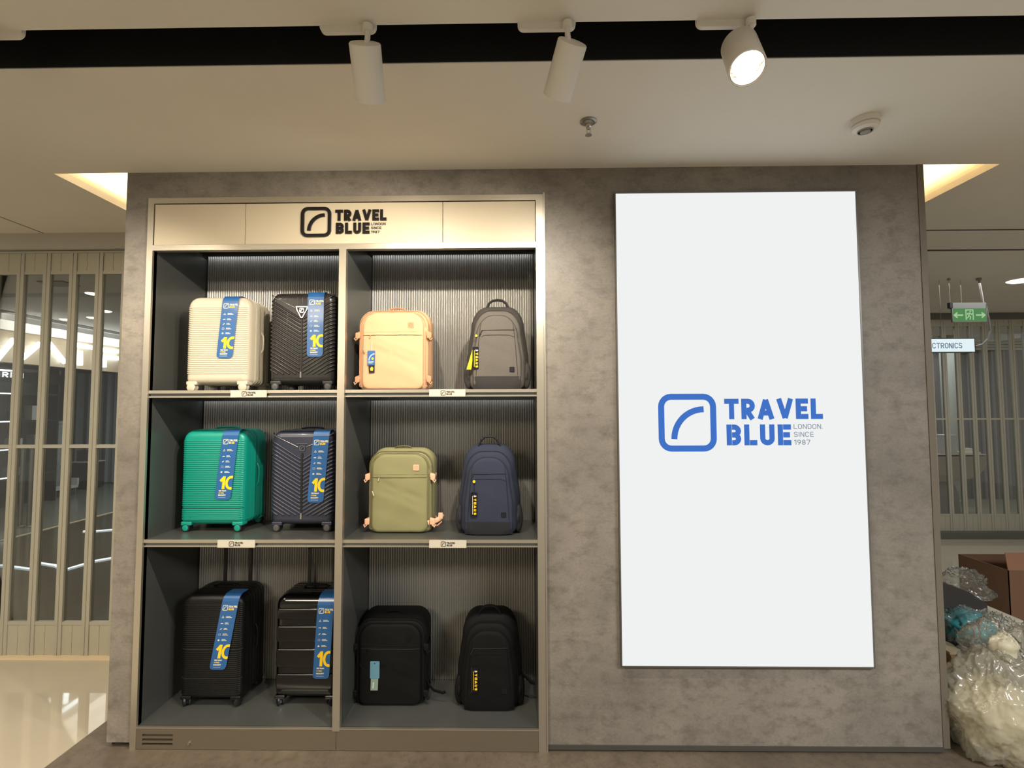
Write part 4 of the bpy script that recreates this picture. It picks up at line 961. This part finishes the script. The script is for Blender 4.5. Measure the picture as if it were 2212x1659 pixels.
# white perforated board, marble counter, pillars, stand, chair, red car
t, w_, h_ = std('display_board', 'white perforated board on a stand behind the left shutter', 'board', 98, 131, 908, 1045, .1, None)
hb = P(98, 950, t.location.y).z
mb = MB(); mb.m(gcol[0]).box((-w_ / 2, -.03, hb), (w_ / 2, .03, h_)); mb.m(M['gap'])
for r in range(4):
    for c_ in range(4): mb.cyl((-w_ * .33 + c_ * w_ * .22, -.031, hb + (h_ - hb) * (.2 + .2 * r)), (0, -1, 0), .016, .003, 8)
mb.build('board', None, t); MB().cyl((0, 0, 0), (0, 0, 1), .03, hb, 12).build('post', M['steel'], t); MB().cyl((0, 0, 0), (0, 0, 1), .16, .02, 20).build('foot', M['steel'], t)
t, w_, h_ = std('counter', 'pale marble counter behind the left shutter', 'counter', -60, 80, 912, 1075, .6, None)
mar = mat('marble', (170, 172, 166), .3, rgb2=(120, 124, 118), scale=6)
MB().box((-w_ / 2, 0, h_ - .05), (w_ / 2, .6, h_)).build('counter_top', mar, t)
for i in range(4): MB().box((-w_ / 2 + w_ * i / 4 + .004, .02, .08), (-w_ / 2 + w_ * (i + 1) / 4 - .004, .58, h_ - .055)).build('door', mar, t)
MB().box((-w_ / 2 + .02, .05, 0), (w_ / 2 - .02, .55, .08)).build('plinth', M['gap'], t)
for i, (a, b) in enumerate(((39, 47), (58, 66))):
    t, w_, h_ = std('steel_pillar', ('left', 'right')[i] + ' one of two slim grey pillars behind the left shutter', 'pillar', a, b, 966, 1140, .1, None, 'slim pillars')
    MB().lathe([(w_ * .9, 0), (w_ * .9, .02), (w_ / 2, .03), (w_ / 2, h_ - .03), (w_ * .7, h_ - .02), (w_ * .7, h_)], n=14).build('shaft', M['steel'], t, smooth=30)
t, w_, h_ = std('speaker_cabinet', 'dark boxy stand with two round speakers in front of the grey curtain', 'stand', 150, 188, 1000, 1058, .4, None)
MB().box((-w_ / 2, 0, .03), (w_ / 2, .4, h_)).build('box', mat('dark_brown_box', (46, 38, 40), .5), t); MB().box((-w_ / 2 - .01, -.01, h_), (w_ / 2 + .01, .41, h_ + .02)).build('top', gcol[0], t)
for s in (-1, 1):
    MB().box((s * w_ * .3 - .03, .05, 0), (s * w_ * .3 + .03, .35, .03)).build('foot', M['gap'], t)
    MB().lathe([(.001, 0), (.05, 0), (.05, .008), (.03, .002), (.001, .004)], (s * w_ * .22, .1, h_ + .12), (0, -1, 0), 16).build('speaker', M['steel'], t)
MB().box((-w_ * .42, .1, h_ + .02), (w_ * .42, .3, h_ + .24)).build('top_unit', mat('brown_unit', (70, 56, 58), .5), t)
t, w_, h_ = std('low_chair', 'small white low chair behind the left shutter', 'chair', 93, 120, 1040, 1078, .3, None)
MB().box((-w_ / 2, 0, h_ * .45), (w_ / 2, .45, h_ * .6)).build('seat', gcol[0], t); MB().box((-w_ / 2, .42, h_ * .6), (w_ / 2, .46, h_)).build('backrest', gcol[0], t)
for s in (-1, 1):
    for yy in (.03, .42): MB().cyl((s * (w_ / 2 - .03), yy, 0), (0, 0, 1), .012, h_ * .45, 8).build('leg', M['steel'], t)
c0 = PZ(-30, 1062, 0)
car = thing('car', 'red car behind the left shutter, partly cut by the picture edge', 'car', (P(15, 1000, c0.y).x - .9, c0.y, 0))
hc = P(0, 958, c0.y).z; prof = [(-2.1, .25), (-2.15, .6), (-1.5, .72), (-.9, hc), (.2, hc), (.75, .78), (.88, .6), (.9, .28)]
R = [[(x * (1 if 0 < i < 6 else .98), y, z) for x, z in prof] for i, y in enumerate((0, .06, .3, .9, 1.4, 1.7, 1.76))]
MB().rings([r[::-1] for r in R]).build('car_body', mat('red_car_paint', (150, 14, 26), .2, coat=.8), car, smooth=35)
MB().box((-.85, -.004, .74), (.3, .0, hc - .05)).build('side_window', M['gap'], car)
for x in (-1.45, .3): MB().lathe([(.001, -.02), (.2, -.02), (.3, -.01), (.32, 0), (.32, .2), (.001, .2)], (x, 0, .32), (0, 1, 0), 24).build('wheel', M['black'], car, smooth=30)
# glowing strips painted in for light lines reflected in the glass
gl = emis('reflection_glow', (235, 245, 250), 1.6)
for i, pl_ in enumerate((((-40, 1222), (5, 1221), (23, 1223), (64, 1228), (84, 1215), (121, 1221), (139, 1230), (181, 1218), (199, 1212), (262, 1201)), ((181, 1147), (202, 1147), (262, 1142)))):
    o = MB().tube([PZ(x, y, .012) for x, y in pl_], .012, 6, rfn=lambda t: (.02, .006)).build('reflection_strip', gl); tag(o, ('long wavy white painted reflection on the dark floor behind the left shutter', 'short white painted reflection on the dark floor beside the concrete wall')[i], 'painted reflection')
# inner ceiling lamps and vent seen through the glass
for i, (x, y) in enumerate(((200, 634), (141, 738), (200, 686), (228, 672))):
    p = PZ(x, max(600, min(y, 690)), ZC); o = MB().lathe([(.001, -.012), (.04, -.012), (.06, -.004), (.062, 0), (.001, 0)], n=20).build('downlight', emis('downlight_%d' % i, (255, 240, 215), 3.0)); o.location = p
    tag(o, 'small round downlight in the ceiling behind the left shutter', 'lamp', 'downlights behind the left shutter')
p = PZ(127, 612, ZC); o = MB().box((-.12, -.09, -.01), (.12, .09, 0)).build('ceiling_vent', mat('brown_vent', (96, 84, 58), .6)); o.location = p; tag(o, 'brown rectangular vent in the ceiling behind the left shutter', 'vent')

# ---------------------------------------------------------------- right side: hanging signs, shop behind the far shutter
ye = PZ(2125, 600, ZC).y
pa, pb = P(2057, 657, ye), P(2131, 694, ye)
ex = thing('exit_sign', 'green exit sign plate with two arrows hanging from the ceiling at the right', 'sign', ((pa.x + pb.x) / 2, ye, pb.z))
ex_w, ex_h = pb.x - pa.x, pa.z - pb.z
grn = emis('exit_green', (92, 148, 92), .8); grl = emis('exit_pale', (172, 208, 160), .9)
MB().box((-ex_w / 2, 0, 0), (ex_w / 2, .012, ex_h * .74)).build('green_panel', grn, ex); MB().box((-ex_w / 2 - .004, -.002, ex_h * .74), (ex_w / 2 + .004, .03, ex_h * 1.08)).build('housing', mat('exit_housing', (128, 130, 124), .4, .4), ex)
MB().box((-ex_w / 2 - .004, -.002, -.006), (ex_w / 2 + .004, .014, 0)).box((-ex_w / 2 - .006, -.002, -.006), (-ex_w / 2, .014, ex_h)).box((ex_w / 2, -.002, -.006), (ex_w / 2 + .006, .014, ex_h)).build('rim', M['steel'], ex)
mb = MB(); ff = flat(0, -.001, ex_h * .36); u_ = ex_h
for s in (-1, 1):
    g = (lambda s: (lambda u, v, h: ff(u * s, v, h)))(s)
    mb.ribbon([(.36 * u_, 0), (.8 * u_, 0)], .09 * u_, g); mb.ribbon([(.68 * u_, .15 * u_), (.86 * u_, 0), (.68 * u_, -.15 * u_)], .08 * u_, g)
mb.ribbon([(-.2 * u_, -.28 * u_), (-.2 * u_, .3 * u_), (.2 * u_, .3 * u_), (.2 * u_, -.28 * u_)], .06 * u_, ff)
mb.poly(arc(.05 * u_, .2 * u_, .05 * u_, .05 * u_, 0, 330, 8), ff)
for l in ([(.02, .13), (-.05, -.02)], [(.02, .12), (.12, .04), (.15, .1)], [(.0, .12), (-.1, .1), (-.13, .02)], [(-.05, -.02), (.05, -.1), (.02, -.26)], [(-.05, -.02), (-.1, -.14), (-.17, -.16)]):
    mb.ribbon([(a * u_, b * u_) for a, b in l], .055 * u_, ff)
mb.build('pictogram', grl, ex)
MB().tube([(ex_w / 2 - .01, .01, ex_h), (ex_w / 2 - .04, .01, ZC - pb.z)], .008, 8).build('rod', M['steel'], ex); MB().lathe([(.02, -.02), (.02, 0)], (ex_w / 2 - .04, .01, ZC - pb.z), n=12).build('rod_cap', M['steel'], ex)
MB().tube([(-ex_w / 2 - .01, .01, ex_h), (-ex_w / 2 - .012, .01, ZC - pb.z)], .0015, 5).lathe([(.012, -.02), (.012, 0)], (-ex_w / 2 - .012, .01, ZC - pb.z), n=10).build('wire', M['steel'], ex)
MB().cbox((-ex_w / 2 - .012, .01, ex_h * .93), .025, .03, .05).build('clamp', M['black'], ex)
yl = ye + .06
pr_, pt_, pb_ = P(2106, 745, yl), P(2106, 730, yl), P(2106, 761, yl)
lb = thing('light_box_sign', 'white lit sign with dark blue lettering hanging below the exit sign', 'sign', (pr_.x, yl, pb_.z))
lw = pr_.x - P(1972, 745, yl).x; lh = pt_.z - pb_.z
MB().box((-lw, 0, 0), (0, .05, lh)).build('housing', mat('sign_housing', (70, 80, 84), .4, .4), lb)
MB().box((-lw + .006, -.002, .006), (-.006, 0, lh - .008)).build('lit_face', emis('sign_face', (226, 242, 246), 1.0), lb)
c0_, c1_ = P(1989, 750, yl), P(2078, 750, yl); cap = P(2078, 740.5, yl).z - P(2078, 752.5, yl).z
mb = MB(); text(mb, 'ELECTRONICS', c0_.x - pr_.x, P(2078, 752.5, yl).z - pb_.z, cap, .15, flat(0, -.003, 0), 0, width=c1_.x - c0_.x); mb.build('lettering', emis('sign_text', (96, 116, 132), 1.0), lb)
cb = MB().tube([P(2130, 662, yl), P(2136, 690, yl), P(2139, 715, yl), P(2134, 732, yl), P(2122, 744, yl), P(2107, 748, yl)], .008, 8).build('cable', mat('grey_cable', (92, 90, 82), .5)); tag(cb, 'grey cable curving from the exit sign to the lit sign', 'cable')
for s in (-.5, -.15): MB().tube([(s * lw, .02, lh), (s * lw, .02, ZC - pb_.z)], .0015, 5).build('wire', M['steel'], lb)
p = PZ(2206, 606, ZC); o = MB().lathe([(.001, -.01), (.08, -.012), (.10, -.004), (.104, 0), (.001, 0)], n=28).build('downlight', emis('downlight_right', (255, 246, 228), 2.5)); o.location = p; tag(o, 'round downlight in the ceiling at the right picture edge', 'lamp')
# behind the far shutter
struct(MB().box((3.2, YR + .1, 0), (10, 8.6, .004)).build('floor_5', mat('grey_beige_floor', (150, 142, 122), .3)))
yb_ = 6.4
struct(MB().box((3.0, yb_, 0), (10, yb_ + .1, ZC)).build('wall_right', mat('grey_shop_wall', (112, 108, 106), .6)))
lvz0, lvz1 = P(2150, 756, yb_ - .1).z, P(2150, 727, yb_ - .1).z
lv = thing('louvre', 'white slatted louvre band behind the far right shutter', 'louvre', (P(2105, 740, yb_ - .1).x, yb_ - .1, lvz0))
for i in range(5): MB().box((0, -.02, (lvz1 - lvz0) * i / 5), (3, .02, (lvz1 - lvz0) * (i + .82) / 5)).build('slat', mat('louvre_white', (214, 212, 206), .5) if i == 0 else bpy.data.materials['louvre_white'], lv)
struct(MB().box((3.0, yb_ - .06, lvz1 + .01), (10, yb_ - .02, ZC)).build('trim_16', mat('dark_recess', (58, 54, 48), .6)))
pc = P(2055, 900, 5.8); t = thing('round_column', 'pale round column behind the far right shutter', 'column', (pc.x, 5.8, 0)); rr = (P(2071, 900, 5.8).x - P(2039, 900, 5.8).x) / 2
MB().lathe([(rr * 1.15, .004), (rr * 1.15, .1), (rr, .11), (rr, ZC)], n=32).build('shaft', mat('pale_column', (158, 158, 146), .4), t, smooth=30)
for i in range(5):
    xx = P(2100 + i * 26, 900, yb_ - .05).x; o = MB().box((-.015, -.015, 0), (.015, .015, lvz0)).build('wall_batten', mat('grey_batten', (136, 130, 130), .5) if i == 0 else bpy.data.materials['grey_batten']); o.location = (xx, yb_ - .02, 0); tag(o, 'slim grey upright batten on the wall behind the far right shutter', 'batten', 'battens on the far right wall')
yk = 4.75; t = thing('reception_counter', 'pale pink reception counter with an overhanging rounded top behind the far shutter', 'counter', (P(2060, 1000, yk).x, yk, 0))
cm = mat('counter_pink', (176, 156, 140), .35)
def cx(px, py): p = P(px, py, yk); return (p.x - t.location.x, p.z)
prof = [cx(1990, 986), cx(2134, 986), cx(2133, 1000), cx(2127, 1014), cx(2115, 1026), cx(2098, 1034), cx(2060, 1040), cx(1990, 1042)]
mb = MB(); mb.rings([[(x, y_, z + dz) for x, z in prof][::-1] for y_, dz in ((0, 0), (.7, 0))]); mb.build('counter_body', cm, t)
prof = [cx(1990, 1040), cx(2064, 1040), cx(2076, 1054), cx(2083, 1075)] ; prof += [(prof[-1][0] + .02, .004), (prof[0][0], .004)]
MB().rings([[(x, y_, z) for x, z in prof][::-1] for y_ in (.08, .62)]).build('pedestal', mat('counter_grey', (160, 152, 148), .4), t)
tz = cx(2000, 982)[1]; MB().box((cx(1988, 982)[0], -.02, cx(0, 986)[1]), (cx(2137, 982)[0], .72, tz)).build('counter_top', mat('counter_top_pink', (190, 160, 148), .3), t)
o = MB().box((-.1, -.1, 0), (.1, .1, .27)).box((-.085, -.103, .02), (.0, -.1, .25)).build('white_box', gcol[0]); o.location = (P(2066, 960, yk).x, yk + .2, tz); tag(o, 'white upright box on the pale pink counter', 'box')
o = MB().box((-.13, -.08, 0), (.13, .08, .03)).box((-.05, -.03, .03), (.06, .04, .08)).build('tray', mat('tray_cream', (222, 214, 196), .4)); o.location = (P(2104, 975, yk).x, yk + .12, tz); tag(o, 'low cream tray on the right end of the pale pink counter', 'tray')

# ---------------------------------------------------------------- packing waste right of the wall
def blob(mb, c, r, amp, seed, n=48, m=30, flat_z=True, fold=1.0, taper=0):
    R = []; off = Vector((seed * 7.1, seed * 3.3, seed))
    def rg(v): return (1 - abs(NZ.noise(v + off)) * 2.2) ** 3
    for i in range(m + 1):
        th = math.pi * (.0001 + .9998 * i / m); ring = []
        for j in range(n):
            ph = 2 * math.pi * j / n; d = Vector((math.sin(th) * math.cos(ph), math.sin(th) * math.sin(ph), -math.cos(th)))
            q = Vector((d.x + .5 * d.z, d.y, d.z)); w_ = Vector((q.x, q.y, q.z * .35)) + .15 * Vector((NZ.noise(d * 3 + off), NZ.noise(d * 3 - off), 0))
            k = 1 + amp * (NZ.noise(d * 1.5 + off) * .8 + fold * (.16 * rg(w_ * 4.5) + .08 * rg(w_ * 10 + Vector((3, 1, 2)))) + .05 * NZ.noise(d * 14 + off) - .1 * fold)
            k2 = k * (1 - taper * max(0, d.z) ** 1.5)
            p = Vector((c[0] + d.x * r[0] * k2, c[1] + d.y * r[1] * k2, c[2] + d.z * r[2] * k))
            if flat_z and p.z < .008: p.z = .008
            ring.append(p)
        R.append(ring)
    mb.rings(R); return mb
M['film'] = glassy('clear_plastic_film', (.96, .96, .95), .02, .16, ior=1.16, haze=.12, hazec=(220, 218, 205))
M['film2'] = glassy('milky_plastic_film', (.95, .95, .92), .03, .14, ior=1.28, haze=.42, hazec=(226, 220, 200))
foam = mat('white_foam', (214, 204, 176), .7, var=.08, scale=14); 
xb = P(2150, 1560, .02).x
t = thing('plastic_bag', 'big milky plastic bag of white packing waste on the floor right of the wall', 'bag', (xb, .02, 0))
b1 = MB(); blob(b1, (.015, .015, .15), (.165, .145, .165), .34, 3, 120, 80, fold=1.4); b1.build('packing_waste', foam, t, smooth=180)
b1 = MB(); blob(b1, (.0, 0, .20), (.235, .21, .245), .36, 5, 140, 90, fold=1.5, taper=.15); b1.build('bag_film', M['film2'], t, smooth=180)
b1 = MB(); blob(b1, (.085, .02, .44), (.145, .12, .17), .5, 8, 120, 80, flat_z=False, fold=1.8); b1.build('bag_neck', M['film'], t, smooth=180)
b1 = MB(); blob(b1, (.06, .0, .47), (.055, .045, .065), .4, 9, 40, 26, flat_z=False, fold=1.2); b1.build('crumpled_paper', foam, t, smooth=40)
y1 = .42
t = thing('navy_bag', 'dark blue bag on the floor behind the milky plastic bag', 'bag', (P(2085, 1470, y1).x + .02, y1, 0))
b1 = MB(); blob(b1, (0, 0, .17), (.17, .15, .19), .22, 12, 48, 30); b1.build('bag_body', mat('dark_blue_bag', (36, 40, 54), .35), t, smooth=180)
b1 = MB(); b1.tube([(-.06, 0, .33), (-.03, -.01, .38), (.03, -.01, .38), (.06, 0, .33)], .006, 6); b1.build('bag_handle', mat('dark_blue_strap', (30, 32, 42), .6), t, smooth=60)
yy = .33; za = P(2070, 1441, yy).z; zb_ = P(2070, 1409, yy).z
t = thing('wooden_tray', 'pale orange wooden tray wedged on the dark blue bag', 'tray', (P(2073, 1425, yy).x + .03, yy, za))
wd = mat('orange_wood', (206, 160, 116), .6, var=.06, scale=18, stretch=(1, 1, 8)); hh = zb_ - za; aw = .095
MB().rings([[(-aw * .62, 0, 0), (aw * .8, 0, 0), (aw * .8, .14, 0), (-aw * .62, .14, 0)], [(-aw, -.02, hh), (aw, -.02, hh), (aw, .16, hh), (-aw, .16, hh)]]).build('body', wd, t); MB().box((-aw - .006, -.026, hh), (aw + .006, .166, hh + .012)).build('rim', mat('pale_rim', (216, 204, 178), .5), t)
zc_ = za + hh + .014; yy = .40
t = thing('bubble_wrap_bundle', 'teal blue bundle in clear plastic above the wooden tray', 'bundle', (P(2092, 1345, yy).x, yy, zc_))
b1 = MB(); blob(b1, (0, 0, .085), (.12, .10, .08), .28, 21, 64, 40, flat_z=False); b1.build('teal_cloth', mat('teal_cloth', (52, 142, 150), .6, rgb2=(28, 104, 116), scale=12), t, smooth=180)
b1 = MB(); blob(b1, (.02, 0, .09), (.15, .11, .10), .5, 23, 110, 70, flat_z=False, fold=1.8); b1.build('film_wrap', M['film'], t, smooth=180)
yy = .85; zt_ = P(2060, 1258, yy).z
t = thing('dark_case', 'black slanted case behind the teal bundle', 'case', (P(2066, 1290, yy).x, yy, 0))
w_ = .19; MB().rings([[(-w_, 0, .006), (w_, 0, .006), (w_, 0, zt_ * .72), (w_ * .4, 0, zt_ * .88), (-w_ * .5, 0, zt_), (-w_, 0, zt_)], [(-w_, .3, .006), (w_, .3, .006), (w_, .3, zt_ * .72), (w_ * .4, .3, zt_ * .88), (-w_ * .5, .3, zt_), (-w_, .3, zt_)]]).build('case_body', mat('black_case', (46, 44, 44), .5), t)
b1 = MB(); blob(b1, (.12, .1, zt_ * .88), (.17, .12, .10), .5, 31, 110, 70, flat_z=False, fold=1.8); b1.build('loose_film', M['film'], t, smooth=180)
yy = 1.25; A = P(2178, 1232, yy); card = mat('brown_cardboard', (118, 88, 66), .75, var=.04, scale=6); card_d = mat('brown_cardboard_flap', (138, 98, 76), .75)
t = thing('cardboard_box', 'open brown cardboard box at the right picture edge', 'box', (A.x + .25, yy + .2, 0)); hb = A.z
for a, b in (((-.25, -.2, .004), (.25, -.195, hb)), ((-.25, .195, .004), (.25, .2, hb)), ((-.25, -.2, .004), (-.245, .2, hb)), ((.245, -.2, .004), (.25, .2, hb)), ((-.245, -.195, .004), (.245, .195, .01))): MB().box(a, b).build('side', card, t)
MB().rings([[(-.25, -.2, hb), (.25, -.2, hb), (.25, -.196, hb), (-.25, -.196, hb)], [(-.19, -.12, hb + .10), (.19, -.12, hb + .10), (.19, -.116, hb + .10), (-.19, -.116, hb + .10)]]).build('flap', card_d, t)
MB().rings([[(.25, -.2, hb), (.25, .2, hb), (.246, .2, hb), (.246, -.2, hb)], [(.31, -.16, hb + .09), (.31, .16, hb + .09), (.306, .16, hb + .09), (.306, -.16, hb + .09)]]).build('flap', card_d, t)
yy = .78; A, B = P(2168, 1322, yy), P(2209, 1378, yy)
t = thing('foam_box', 'pale grey foam box between the plastic bags and the cardboard box', 'box', (B.x - .12, yy, 0)); zt_ = P(2209, 1340, yy).z
MB().box((-.12, 0, .004), (.12, .32, zt_ - .04)).build('box_body', mat('foam_box', (176, 170, 150), .7), t); MB().box((-.125, -.005, zt_ - .038), (.125, .325, zt_)).build('lid', mat('foam_lid', (190, 184, 164), .7), t)
